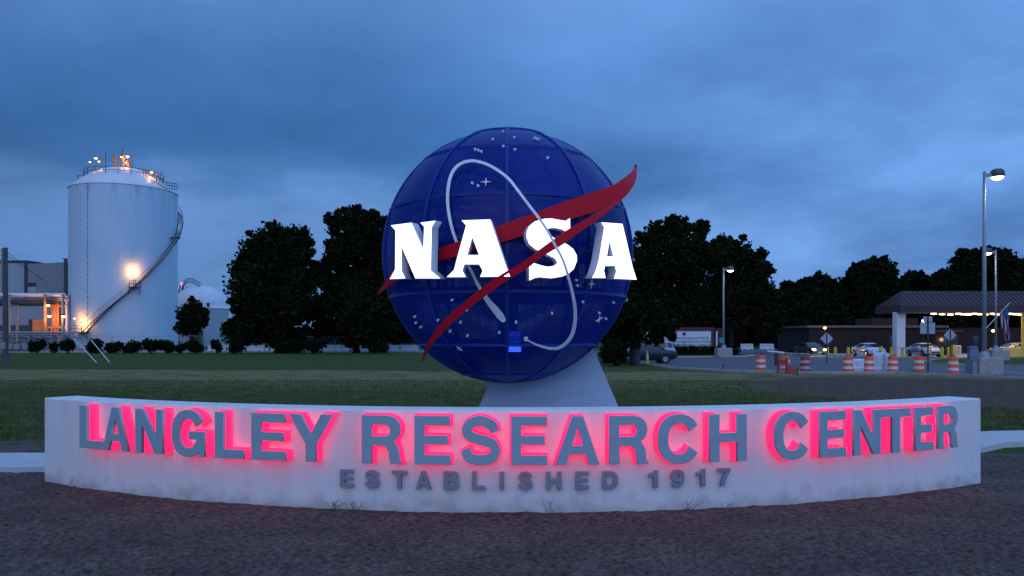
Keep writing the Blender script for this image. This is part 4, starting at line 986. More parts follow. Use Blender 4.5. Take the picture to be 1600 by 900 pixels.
# slanted pipes (pair of handrails going down to the lawn)
Y = 61.5; o = thing('pipe_rail', 'pair of pale slanted pipe rails coming down to the lawn below the tank', 'rail', (X(152, Y), Y, 0))
for dx, zt in ((0, 534), (X(157.5, Y) - X(152, Y), 531)):
    MB().tube((dx, (dx > 0) * 1.4, -.05), (dx - X(152, Y) + X(121 + dx * 2, Y), (dx > 0) * 1.4, Z(zt, Y)), .035, n=6).build('rail', m_white, o)
mb = MB(); mb.tube((-.55, 0, .66), (-.31, 1.4, .66), .02, n=5)
# chain link fence along the far lawn edge
def chain_fence(px0, px1, Y, h, label, cat='fence'):
    f = thing('chain_fence', label, cat, (X(px0, Y), Y, 0)); w = X(px1, Y) - X(px0, Y); n = max(2, int(w / 3)); 
    for i in range(n + 1): MB().tube((w * i / n, 0, -.1), (w * i / n, 0, h), .04, n=6).build('post', m_steel, f)
    mb = MB()
    for z in (.1, h * .5, h - .03): mb.tube((0, 0, z), (w, 0, z), .022, n=5)
    k = 0
    while k < w: mb.tube((k, 0, .1), (k + h * .0, 0, h), .008, n=3); k += .25
    mb.build('mesh_wire', m_steel, f)
chain_fence(140, 420, 108, 2.3, 'grey wire fence behind the hedge at the foot of the tank')
chain_fence(420, 660, 112, 2.2, 'grey wire fence behind the trunks of the two left oaks')
chain_fence(-60, 140, 112, 1.6, 'low grey wire fence in front of the pipe runs')
# domes
def domes():
    Y = 190; d = thing('dome_building', 'white domed round building behind the small round tree', 'building', (X(314, Y), Y, 0)); r_ = 41 * Y / F; ze = Z(481, Y); zt = Z(446, Y)
    MB().lathe([(r_, -.1), (r_, ze)], n=64).build('wall', mat('dome_wall', (.40, .47, .52), .6, var=.05), d, True)
    MB().lathe([(r_ + .15, ze - .3), (r_ + .15, ze)] + [(r_ * math.cos(PI / 2 * i / 12), ze + (zt - ze) * math.sin(PI / 2 * i / 12)) for i in range(13)], n=64).build('dome', m_dome, d, True)
    mb = MB(); pts = []
    for i in range(20):
        a = R(25 + 125 * i / 19); pts.append((-r_ * .62 + r_ * .95 * (i / 19) * .8, -r_ * .55 * math.sin(a) - .3, ze + (zt - ze) * (.35 + .75 * math.sin(a * .92))))
    mb.path(pts, .09, 5); mb.path([(x, y, z + .9) for x, y, z in pts], .07, 5)
    for x, y, z in pts: mb.tube((x, y, z), (x, y, z + .9), .05, n=4)
    mb.build('dome_stair', m_dark, d)
    MB().box(X(336, Y) - d.location.x, X(340, Y) - d.location.x, -r_ + 1.1, -r_ + 2.2, ze, ze + 1.0).build('roof_hatch', m_dark, d)
    MB().box(X(321, Y) - d.location.x, X(332, Y) - d.location.x, -r_ - 1.2, -r_ + .6, 0, Z(515, Y - r_)).build('doorway', m_dark, d)
    Y = 230; d = thing('striped_dome', 'small striped dome with red beacon peeking right of the tank', 'dome', (X(284, Y), Y, 0)); r_ = 14 * Y / F; z0 = Z(462, Y); zt = Z(444.5, Y); n = 24
    MB().lathe([(r_, -.1), (r_, z0)], n=48).build('wall', mat('grey_wall', (.22, .24, .28), .7), d, True)
    prof = [(r_ * math.cos(PI / 2 * i / 8), z0 + (zt - z0) * math.sin(PI / 2 * i / 8)) for i in range(9)]
    w = MB(); k = MB()
    for i in range(n): (w if i % 2 else k).lathe(prof, n=2, a0=2 * PI * i / n, a1=2 * PI * (i + 1) / n)
    w.build('dome', m_dome, d); k.build('dark_stripe', mat('stripe_grey', (.12, .14, .2), .6), d)
    MB().lathe([(.01, .7), (.25, .55), (.3, 0)], (0, 0, zt), 10).build('beacon', mat('red_beacon', (1, .1, .2), emit=(1, .05, .15), est=5, var=0), d)
domes()
# low white barriers far behind the lawn
m_bar = mat('barrier_concrete', (.58, .59, .62), .8, var=.1)
def barrier(label, px0, px1, Y, h, group, proto=None):
    w = X(px1, Y) - X(px0, Y); o = thing('concrete_barrier', label, 'barrier', (X((px0 + px1) / 2, Y), Y, 0), 0, group)
    prof = [(-.34, 0), (-.34, .12), (-.16, .35), (-.10, h), (.10, h), (.16, .35), (.34, .12), (.34, 0)]; n = 8
    vs = [(x, y, z) for x in (-w / 2 + .03, w / 2 - .03) for y, z in prof]
    MB().add(vs, [(i, (i + 1) % n, n + (i + 1) % n, n + i) for i in range(n)] + [tuple(range(n - 1, -1, -1)), tuple(range(n, 2 * n))]).build('body', m_bar, o)
    mb = MB(); 
    for s in (-.25, .25): mb.box(w * s - .15, w * s + .15, -.347, -.342, .0, .09)
    mb.build('drain_slot', m_black, o)
    return o
k = 0
LB = ['leftmost low white barrier right of the dome', 'white barrier below the lamp glint at the left oak edge', 'white barrier left of the first oak trunk', 'white barrier hidden by the first oak trunk', 'white barrier right of the first oak trunk', 'white barrier in the middle between the oak trunks', 'white barrier left of the second oak trunk', 'white barrier at the second oak trunk', 'white barrier right of the second oak trunk', 'white barrier left of the globe edge', 'rightmost low white barrier touching the globe edge']
for i in range(11):
    barrier(LB[i], 325 + 30 * i, 354 + 30 * i, 116, .95, 'low white barriers behind the left oaks')
for (a, b, lab) in ((1157, 1177, 'leftmost short white barrier beyond the road'), (1187, 1209, 'middle short white barrier beyond the road'), (1219, 1226, 'narrow white barrier end beyond the road')):
    barrier(lab, a, b, 132, 1.0, 'white barriers beyond the road')
o = thing('flood_lamp', 'small white floodlight glinting at the skirt of the left oak', 'lamp', (X(370.5, 112), 112, 0)); MB().tube((0, 0, 0), (0, 0, Z(521, 112)), .06, n=6).build('pole', m_steel, o)
MB().lathe([(.01, -.2), (.22, 0), (.01, .2)], (0, -.3, Z(521, 112)), 10).build('lamp_head', m_whiteemit, o)
# ================================================================== RIGHT SIDE
# street lamps
m_pole = mat('pole_paint', (.30, .34, .37), .5, .3, var=.08)
def street_lamp(px, base_py, top_py, Y, label, pw, base_h, side=1, W_=60, base_w=1.35, z0=0):
    o = thing('street_lamp', label, 'street lamp', (X(px, Y), Y, z0), 0, 'street lamps by the road'); zt = Z(top_py, Y) - z0
    MB().bbox(-base_w / 2, base_w / 2, -base_w / 2, base_w / 2, -.1, base_h, .05).build('plinth', m_conc, o)
    MB().lathe([(pw * 2.3, base_h), (pw * 2.3, base_h + .05), (pw * 1.6, base_h + .25), (pw * 1.1, base_h + .35)], n=16).build('base_cover', m_pole, o, True)
    MB().tube((0, 0, base_h), (0, 0, zt), pw, pw * .55, 14).build('pole', m_pole, o, True)
    MB().box(min(0, side * .5), max(0, side * .5), -.07, .07, zt - .32, zt - .12).build('arm', m_pole, o)
    hx = side * .72
    h = MB().lathe([(.01, .16), (.22, .13), (.33, .04), (.36, -.05), (.36, -.28), (.33, -.31)], (hx, 0, zt), 20).build('lamp_head', mat('lamp_housing', (.10, .11, .12), .5, .3), o, True)
    MB().lathe([(.33, -.30), (.28, -.38), (.16, -.45), (.01, -.47)], (hx, 0, zt), 20).build('lens', mat('lamp_lens', (1, 1, 1), emit=(1, .96, .88), est=6, var=0), h, True)
    point(o, (hx, 0, zt - .8), W_, (1, .95, .85), .25); return o
sl = street_lamp(1538, 592, 268, 42.5, 'tall grey street lamp nearest the road with concrete plinth, rightmost large', .13, .92, W_=40)
street_lamp(1556, 560, 390, 66, 'smaller grey street lamp just right of the tallest one', .11, 1.0, -1, W_=30, base_w=1.5)
street_lamp(1130.5, 556, 418, 80, 'grey street lamp beside the white sign board in front of oaks', .13, .95, 1, W_=20, base_w=1.5)
Y = 42; o = thing('electrical_box', 'grey electrical cabinet on a post beside the tallest street lamp', 'box', (X(1519.5, Y), Y, 0))
MB().bbox(-.22, .22, -.15, .15, .78, 1.55, .03).build('housing', mat('box_paint', (.14, .18, .23), .6), o); MB().box(-.02, .26, -.05, .05, -.1, .78).build('post', m_steel, o)
MB().bbox(-.24, .24, -.17, -.152, .95, 1.4, .02).build('door', mat('box_door', (.17, .21, .26), .5), o)
# traffic barrels
m_org = mat('barrel_orange', (1, .11, .02), .5, emit=None, var=.05); m_wh = mat('reflective_white', (.70, .66, .64), .4, var=.05)
m_org2 = mat('barrel_red', (.30, .035, .03), .55, var=.08); m_wh2 = mat('dull_white', (.40, .36, .37), .5, var=.08)  # darker, duller tones than the other barrels
def barrel_proto(mo, mw):
    o = thing('traffic_barrel', 'x', 'traffic barrel', (0, 0, 0), 0, 'traffic barrels along the road edge')
    MB().lathe([(.40, 0), (.40, .06), (.31, .10)], n=20).build('rubber_base', m_black, o)
    z = .08; r0 = .29
    for i, (h, m) in enumerate(((.17, mo), (.16, mw), (.17, mo), (.16, mw), (.20, mo))):
        MB().lathe([(r0 + .012, z), (r0, z + .02), (r0 - .012, z + h - .01), (r0 - .012, z + h)], n=24).build('orange_band' if m is mo else 'white_band', m, o, True); z += h; r0 -= .009
    MB().lathe([(r0, z), (r0 - .04, z + .03), (.01, z + .04)], n=24).build('lid', mo, o)
    MB().path([(-.1, 0, z), (-.1, 0, z + .1), (.1, 0, z + .1), (.1, 0, z)], .02, 6).build('handle', m_black, o); return o
bp = barrel_proto(m_org, m_wh); bp2 = barrel_proto(m_org2, m_wh2)
BL = [(1189, 580.5, 'bright orange barrel furthest left along the road', 0), (1227, 582, 'orange barrel standing just behind the orange barricade', 0), (1258, 583, 'dull red barrel with white lid, right of the barricade', 1),
      (1325, 583, 'orange barrel at the left end of the long white water barrier', 0), (1358, 583.5, 'orange barrel in front of the middle of the white water barrier', 0), (1395, 583.5, 'orange barrel at the right end of the white water barrier', 0),
      (1436, 583, 'orange barrel by the post of the square sign', 0), (1489.5, 586.5, 'rightmost orange barrel, nearest the electrical cabinet', 0)]
u1 = u2 = False
for px, py, lab, kd in BL:
    Y = YG(py) if py < 585 else 41.5; src = bp2 if kd else bp
    if (kd and not u2) or (not kd and not u1): b = src
    else: b = copy_tree(src)
    if kd: u2 = True
    else: u1 = True
    b.location = (X(px, Y), Y, 0); b['label'] = lab; b.rotation_euler.z = px
Y = 43.6; l = MB().lathe([(.2, 1.0), (.16, 1.06), (.01, 1.09)], (X(1258, Y), Y - .6, -.0), 14)
# barricade (fallen orange frame) and thin arm
Y = 43.5; o = thing('barricade', 'orange plastic barricade frame leaning beside the second barrel', 'barricade', (X(1226, Y), Y, 0)); 
for x in (-.42, .05): MB().box(x - .05, x + .05, -.2, -.1, 0, .85).build('leg', m_org2, o)
MB().box(-.45, .1, -.25, -.2, .55, .75).build('board', m_org2, o)
MB().add([(.1, -.3, .02), (1.0, -.1, .02), (.9, .2, .02), (.2, .1, .5), (.5, -.1, .35)], [(0, 1, 4), (1, 2, 4), (2, 3, 4), (3, 0, 4), (0, 3, 2, 1)]).build('plastic_sheet', m_org2, o)
Y = 55; o = thing('boom', 'low dark gate arm with white tip lying across the road', 'gate arm', (X(1213, Y), Y, 0)); MB().tube((-.3, 0, .95), (7.5, -2, .55), .05, n=6).build('arm', m_steel, o)
MB().tube((-.6, .1, 1.05), (.5, -.2, .93), .07, n=6).build('tip', m_white, o); MB().box(-.1, .1, -.1, .1, 0, .95).build('post', m_dark, o)
for px, py, lab in ((1246, 587, 'small dark stake left of the dull red barrel'), (1130, 580, 'small dark marker stake at the lawn edge')):
    Y = YG(py); o = thing('stake', lab, 'stake', (X(px, Y), Y, 0)); MB().tube((0, 0, -.05), (0, 0, .38), .03, n=6).build('post', m_dark, o); MB().lathe([(.05, .34), (.05, .42), (.01, .44)], n=8).build('cap', m_dark, o)
# white water-filled barriers
m_wb = mat('white_plastic', (.66, .70, .76), .45, var=.04)
def water_barrier(px0, px1, Y, z1, label, rz=0):
    w = X(px1, Y) - X(px0, Y); o = thing('water_barrier', label, 'barrier', (X((px0 + px1) / 2, Y), Y, 0), rz, 'white water barriers by the barrels')
    prof = [(-.3, 0), (-.3, .2), (-.2, .3), (-.13, z1 - .05), (-.08, z1), (.08, z1), (.13, z1 - .05), (.2, .3), (.3, .2), (.3, 0)]; n = 10
    vs = [(x * (1 - .08 * (z > z1 - .1)), y, z) for x in (-w / 2, w / 2) for y, z in prof]
    MB().add(vs, [(i, (i + 1) % n, n + (i + 1) % n, n + i) for i in range(n)] + [tuple(range(n - 1, -1, -1)), tuple(range(n, 2 * n))]).build('body', m_wb, o)
    for s in (-.25, .25): MB().bbox(w * s - w * .12, w * s + w * .12, -.215, -.16, .32, z1 - .12, .03).build('recess', m_wb, o)
    MB().lathe([(.05, 0), (.05, .05), (.01, .06)], (0, 0, z1), 10).build('filler_cap', m_dark, o); return o
water_barrier(1330, 1364, 46, .75, 'low white water barrier between the two middle barrels', .06)
water_barrier(1364, 1386, 45, 1.15, 'taller white water barrier behind the barrels', -.1)
water_barrier(1381, 1388, 44.2, 1.1, 'narrow white water barrier seen end-on right of the taller one', .0)
# signs on posts
m_back = mat('sign_back', (.40, .46, .50), .5, .2, var=.06)
def diamond(px, cy, base, r_, label):
    Y = YG(base); o = thing('road_sign', label, 'sign', (X(px, Y), Y, 0), 0, 'diamond signs seen from behind'); s = r_ * Y / F; z = Z(cy, Y)
    MB().add([(-s, .03, z), (0, .03, z - s), (s, .03, z), (0, .03, z + s), (-s, .05, z), (0, .05, z - s), (s, .05, z), (0, .05, z + s)], [(0, 1, 2, 3), (7, 6, 5, 4), (0, 4, 5, 1), (1, 5, 6, 2), (2, 6, 7, 3), (3, 7, 4, 0)]).build('panel', m_back, o)
    MB().box(-.03, .03, -.03, .03, -.1, z + s * .9).build('post', m_dark, o)
diamond(1292, 529, 570, 10, 'grey back of diamond sign standing right of the car with lit headlights')
diamond(1485, 523.5, 572, 10, 'grey back of diamond sign standing right of the second white patrol car')
Y = 44; o = thing('road_sign', 'grey square panel with smaller panel above on one post', 'sign', (X(1450, Y), Y, 0)); 
MB().box(-.42, .42, .03, .06, Z(521.5, Y), Z(504, Y)).build('panel', m_back, o); MB().box(-.25, .27, .03, .06, Z(503, Y), Z(494.5, Y)).build('small_panel', m_back, o); MB().box(-.03, .03, -.03, .03, -.1, Z(495, Y)).build('post', m_dark, o)
# sign board with agency name
Y = 88; o = thing('sign_board', 'white agency name board in dark red frame behind the parked cars', 'sign', (X(1060, Y), Y, 0)); bx = o.location.x
x0, x1 = X(1010, Y) - bx, X(1111, Y) - bx; z0, z1 = Z(541, Y), Z(517.3, Y)
MB().box(x0, x1, 0, .3, z0, z1).build('panel', mat('board_white', (.62, .68, .72), .6, var=.03), o)
mb = MB(); mb.box(x0 - .3, x1 + .35, -.03, .35, z1, z1 + .42); mb.box(x1, x1 + .35, -.03, .35, .3, z1); mb.box(x0 - .3, x0, -.03, .35, .3, z1); mb.build('frame', mat('dark_red', (.11, .015, .03), .6), o)
mb = MB(); mb.box(x1 + .45, x1 + 1.3, -.05, .6, 0, z1 + .3); mb.build('pillar', mat('pillar_red', (.05, .012, .02), .7), o); MB().box(x1 + .55, x1 + .72, -.08, -.052, z0 - .1, z1 - .02).build('white_stripe', m_white, o)
def text_line(s, x, z, h, m, parent, w_scale=1):
    mb_polys = []; cx = 0
    for ch in s:
        if ch == ' ': cx += .5; continue
        gw, polys = GL[ch]; mb_polys += [[((cx + px_) * h * w_scale, py_ * h) for px_, py_ in pl] for pl in polys]; cx += gw + .22
    g = glyph_mesh('lettering', mb_polys, [m], .01, 0, parent); g.matrix_local = frame(Vector((1, 0, 0)), Vector((0, 0, 1)), Vector((0, -1, 0)), (x, -.015, z)); return cx * h * w_scale
m_txt = mat('board_lettering', (.06, .20, .26), .6)
pxm = Y / F
text_line('NATIONAL AERONAUTICS AND', X(1022.5, Y) - bx, Z(530.0, Y), .245, m_txt, o, 1.26)
text_line('SPACE ADMINISTRATION', X(1029, Y) - bx, Z(535.5, Y), .245, m_txt, o, 1.26)
text_line('LANGLEY RESEARCH CENTER', X(1029, Y) - bx, Z(540.6, Y), .22, m_txt, o, 1.2)
MB().tube((X(1069, Y) - bx, -.03, Z(521.7, Y)), (X(1069, Y) - bx, .01, Z(521.7, Y)), .21, n=20).build('emblem', mat('emblem_blue', (.02, .06, .25), .5), o)
rs = np.random.default_rng(2)
hd = thing('hedge', 'low dark clipped hedge under the white sign board', 'hedge', (X(1085, 86), 86, 0)); leaves_mesh('foliage', [(-4.4 + i * 1.1, 0, .55, .9, .6, .62) for i in range(9)], .2, 420, 61, m_leaf2).parent = hd
MB().box(-4.2, 4.2, -.1, .1, 0, .3).build('stem', m_bark, hd)
# cabinets by the bushy tree, cone
Y = 57; o = thing('utility_cabinet', 'tall dark blue-grey cabinet under the bushy tree left of parked cars', 'cabinet', (X(992, Y), Y, 0)); MB().bbox(-.36, .36, -.3, .3, 0, 1.75, .03).build('housing', mat('cabinet_blue', (.05, .07, .11), .6), o); MB().box(-.40, .40, -.34, .34, 1.75, 1.80).build('top', m_dark, o)
Y = 40; o = thing('ground_box', 'grey box with short pale post beside the pedestal', 'box', (X(943.5, 58), 58, 0)); MB().bbox(-.45, .45, -.4, .4, 0, Z(550, 58), .04).build('housing', mat('box_dull', (.10, .10, .09), .8), o); MB().box(-.08, .08, -.08, .08, Z(550, 58), Z(531, 58)).build('post', m_steel, o)
def cone(px, base, h, label, m):
    Y = YG(base); o = thing('traffic_cone', label, 'traffic cone', (X(px, Y), Y, 0)); MB().box(-.19, .19, -.19, .19, 0, .04).build('base', m, o)
    MB().lathe([(.14, .04), (.10, h * .45)], n=14).build('cone', m, o, True); MB().lathe([(.10, h * .45), (.03, h), (.01, h)], n=14).build('collar', m_white if h > 1 else m, o, True)
m_yel = mat('safety_yellow', (.62, .50, .03), .6, var=.1); m_lime = mat('lime_cone', (.45, .62, .04), .6)
cone(1011.5, 570.5, 1.15, 'lime yellow traffic cone in front of the parked dark car', m_lime)
# gatehouse
def gatehouse():
    Y = 80.0; g = thing('gatehouse_canopy', 'wide security gate canopy with brown ribbed mansard roof and lit soffit', 'gatehouse', (X(1410, Y), Y - .6, 0)); bx = g.location.x
    ex0 = 40.2 - bx; ex1 = ex0 + 46; D = 5.4; ze = Z(489, Y); zf = ze + .75; zt = Z(455, Y + 2); ins = 2.6
    rx0 = ex0 + 1.5
    m_roof = mat('roof_metal', (.060, .042, .042), .7, 0, var=.08)
    v = [(ex0, 0, zf), (ex1, 0, zf), (ex1, D, zf), (ex0, D, zf), (rx0, ins, zt), (ex1, ins, zt), (ex1, D - ins, zt), (rx0, D - ins, zt)]
    rf = MB().add(v, [(0, 1, 5, 4), (1, 2, 6, 5), (2, 3, 7, 6), (3, 0, 4, 7), (4, 5, 6, 7)]).build('roof', m_roof, g)
    mb = MB(); n = 92
    for i in range(n):
        x = ex0 + (ex1 - ex0) * i / n; xt = max(x, rx0 + (x - ex0) * .0) if x > rx0 else rx0
        u = 1 if x >= rx0 else (x - ex0) / (rx0 - ex0)
        if u < .05: continue
        mb.tube((x, -.02, zf + .03), (x, ins * u - .02, zf + (zt - zf) * u + .03), .045, n=4)
    for i in range(30):
        y = D * i / 30; mb.tube((ex0, y, zf + .03), (rx0, min(max(y, ins), D - ins), zt + .03), .045, n=4)
    mb.build('seam', m_roof, rf)
    m_fas = mat('fascia_brown', (.045, .035, .035), .6)
    mb = MB(); mb.box(ex0 - .1, ex1, -.12, 0, ze, zf); mb.box(ex0 - .1, ex0, 0, D, ze, zf); mb.build('fascia', m_fas, g)
    MB().box(ex0 + .02, ex1, .02, D - .02, ze + .12, ze + .2).build('soffit', mat('soffit', (.35, .30, .25), .8), g)
    for px, y in ((1408, .6), (1600, .6)):
        x = X(px, Y) - bx; w_ = .46 if px < 1500 else .14; MB().bbox(x - w_, x + w_, y, y + 2 * w_, 0, ze + .12, .04).build('column', m_white if px < 1500 else mat('column_yellow', (.55, .48, .1), .6), g)
    m_sl = mat('soffit_lamp', (1, .8, .5), emit=(1, .70, .34), est=12, var=0)
    for i, px in enumerate([1454, 1467, 1480, 1492, 1500, 1508, 1517, 1526, 1534, 1546, 1551, 1557, 1572, 1581, 1589, 1597, 1607]):
        y = 1.0 + (i % 3) * 1.2; x = (px - 800) * (Y + y) / F - bx; MB().bbox(x - .23, x + .23, y - .15, y + .15, ze - .14, ze - .02, .02).build('soffit_light', m_sl, g)
    for x in (5, 10, 15): point(g, (x, 2.6, ze - .8), 40, (1, .62, .25), .4)
    MB().box(X(1425.5, Y) - bx, X(1434, Y) - bx, 3, 3.5, Z(503, Y), ze + .1).build('lane_sign', mat('lane_sign', (.38, .22, .06), .7), g)
    # booth
    kb = thing('gate_booth', 'dark brick guard booth standing under the canopy', 'booth', (X(1478, 88), 88, 0)); MB().box(-1.4, 1.6, 0, 3, 0, 2.7).build('wall', m_brick, kb)
    MB().box(-1.1, 1.3, -.02, -.005, 1.1, 2.2).build('window', m_glass, kb); MB().box(-1.6, 1.8, -.2, 3.2, 2.7, 2.85).build('roof', m_dark, kb)
    Y2 = 100; b = thing('brick_building', 'long low dark red brick building behind the gate canopy', 'building', (X(1330, Y2), Y2, 0)); bx2 = b.location.x
    bx0, bx1 = X(1264, Y2) - bx2, X(1690, Y2) - bx2; zz = Z(512, Y2)
    MB().box(bx0, bx1, 0, 12, -.1, zz).build('wall', m_brick, b); MB().box(bx0 - .4, X(1480, Y2) - bx2, -.4, 12.3, zz, Z(508.5, Y2)).build('roof_edge', mat('roof_edge', (.14, .12, .12), .7), b)
    for px in (1290, 1345, 1390, 1440, 1520): MB().box(X(px, Y2) - bx2, X(px + 9, Y2) - bx2, -.03, -.004, 1.0, 2.3).build('window', m_glass, b)
    MB().box(X(1385, Y2) - bx2, X(1460, Y2) - bx2, 4, 9, Z(508.5, Y2), Z(496, Y2)).build('upper_storey', mat('upper_brick', (.05, .02, .018), .85), b)
def brick():
    m = mat('dark_brick', (.09, .025, .02), .85, var=.1); nt = m.node_tree; N = nt.nodes; L = nt.links; p = N['Principled BSDF']; tc = N.new('ShaderNodeTexCoord'); b = N.new('ShaderNodeTexBrick')
    mp = N.new('ShaderNodeMapping'); L.new(tc.outputs['Object'], mp.inputs[0]); mp.inputs['Rotation'].default_value = (R(90), 0, 0); L.new(mp.outputs[0], b.inputs[0]); b.inputs['Scale'].default_value = 4
    b.inputs[1].default_value = (.028, .008, .007, 1); b.inputs[2].default_value = (.02, .006, .006, 1); b.inputs[3].default_value = (.025, .018, .018, 1); L.new(b.outputs[0], p.inputs['Base Color']); return m
m_brick = brick(); gatehouse()
# yellow bollards
bol = None; i = 0
BO = [(1293, 'yellow bollard behind the left diamond sign post'), (1305, 'yellow bollard right of the left diamond sign'), (1325.5, 'yellow bollard left of the first white patrol car'), (1376, 'short orange-yellow bollard at the nose of the first patrol car'),
      (1393, 'yellow bollard left of the big white column'), (1410.5, 'pale bollard in front of the big white column'), (1472, 'yellow bollard right of the second patrol car'), (1482, 'yellow bollard behind the right diamond sign post'), (1491, 'yellow bollard beside the small white notice box')]
for px, lab in BO:
    Y = 79
    if bol is None:
        bol = thing('bollard', lab, 'bollard', (0, 0, 0), 0, 'yellow bollards in front of the gatehouse'); MB().tube((0, 0, 0), (0, 0, .95), .16, n=14).build('post', m_yel, bol); MB().lathe([(.16, .95), (.11, 1.03), (.01, 1.06)], n=14).build('cap', m_yel, bol); b = bol
    else: b = copy_tree(bol)
    b.location = (X(px, Y), Y, .012); b['label'] = lab
Y = 78.6; o = thing('rail', 'thin pale horizontal rail between bollards by the white column', 'rail', (X(1392, Y), Y, 0)); MB().tube((0, 0, .98), (4.2, 0, .98), .04, n=6).build('bar', m_conc, o); MB().tube((4.1, 0, 0), (4.1, 0, .98), .05, n=6).build('post', m_conc, o)
Y = 77; o = thing('notice_box', 'small white and yellow notice box with black lines by the gate lane', 'box', (X(1495.5, Y), Y, 0)); MB().bbox(-.27, .33, -.2, .2, 0, 1.25, .03).build('housing', mat('box_white', (.7, .66, .5), .6), o); MB().box(-.50, -.273, -.15, .2, 0, 1.3).build('side_panel', m_yel, o)
mb = MB(); [mb.box(-.17, .22, -.204, -.201, z, z + .06) for z in (.45, .65, .85, 1.02)]; mb.build('black_line', m_black, o)
point(o, (0, -.9, 2.0), 18, WARM, .1)
Y = 76; o = thing('barrier_block', 'orange-yellow lit concrete block near the right edge', 'barrier', (X(1578, Y), Y, 0)); MB().bbox(-.95, .95, -.35, .35, 0, 1.05, .05).build('body', mat('block_yellow', (.65, .48, .15), .7), o); MB().box(-.5, .5, -.354, -.351, .0, .1).build('slot', m_black, o); point(o, (0, -1.8, 2.2), 40, WARM, .2)
cone(1547.5, 556.5, .98, 'tall yellow cone under the right lit canopy lane', m_yel)
Y = 84; o = thing('speed_ramp', 'brightly lit yellow ramp edge on the gate lane', 'ramp', (X(1530, Y), Y, 0)); MB().bbox(-3.4, 6.4, -.4, .4, .0, .14, .03).build('body', mat('ramp_yellow', (.7, .55, .2), .7), o); MB().box(-3.2, 6.2, -.405, -.402, .03, .08).build('strip', m_white, o)
for x in (-2, 1, 5): point(o, (x, -1.2, 1.8), 22, (1, .6, .22), .2)
# flag on an inclined pole fixed to the tall street lamp
Y = 42.3; fl = thing('flag', 'limp striped national flag hanging from slanted pole at the street lamp', 'flag', (X(1538, Y), Y, 0))
p0 = Vector((.1, 0, Z(513, Y))); p1 = Vector((X(1576, Y) - X(1538, Y), -.1, Z(473, Y))); MB().tube(p0, p1, .022, n=8).build('pole', m_white, fl)
m_fb = mat('flag_blue', (.05, .10, .22), .8); m_fr = mat('flag_red', (.16, .03, .06), .8); m_fw = mat('flag_white', (.50, .48, .55), .8)
def flag():
    nU, nV = 13, 30; vs = []; mats = [m_fr, m_fw, m_fb]; mb = MB()
    for j in range(nV + 1):
        v = j / nV
        for i in range(nU * 2 + 1):
            u = i / (nU * 2); top = p1.lerp(p0, .08 + .36 * u * 1.0)
            w = (1 - .50 * v); sag = 2.2 * v * (1 - .15 * u)
            x = top.x + (.10 * v) + (p1.x - top.x) * v * .55 + .05 * math.sin(u * 9 + v * 5); y = top.y + .10 * math.sin(u * 14 + v * 3) * (.3 + v); z = top.z - sag * 0.82
            vs.append((x, y, z))
    fs = []; mi = []
    W2 = nU * 2 + 1
    for j in range(nV):
        for i in range(nU * 2):
            fs.append((j * W2 + i, j * W2 + i + 1, (j + 1) * W2 + i + 1, (j + 1) * W2 + i)); mi.append(2 if (j < nV * .38 and i < nU) else ((i // 2) % 2))
    mb.v = vs; mb.f = fs; mb.m = mi; mb.build('cloth', mats, fl)
flag()
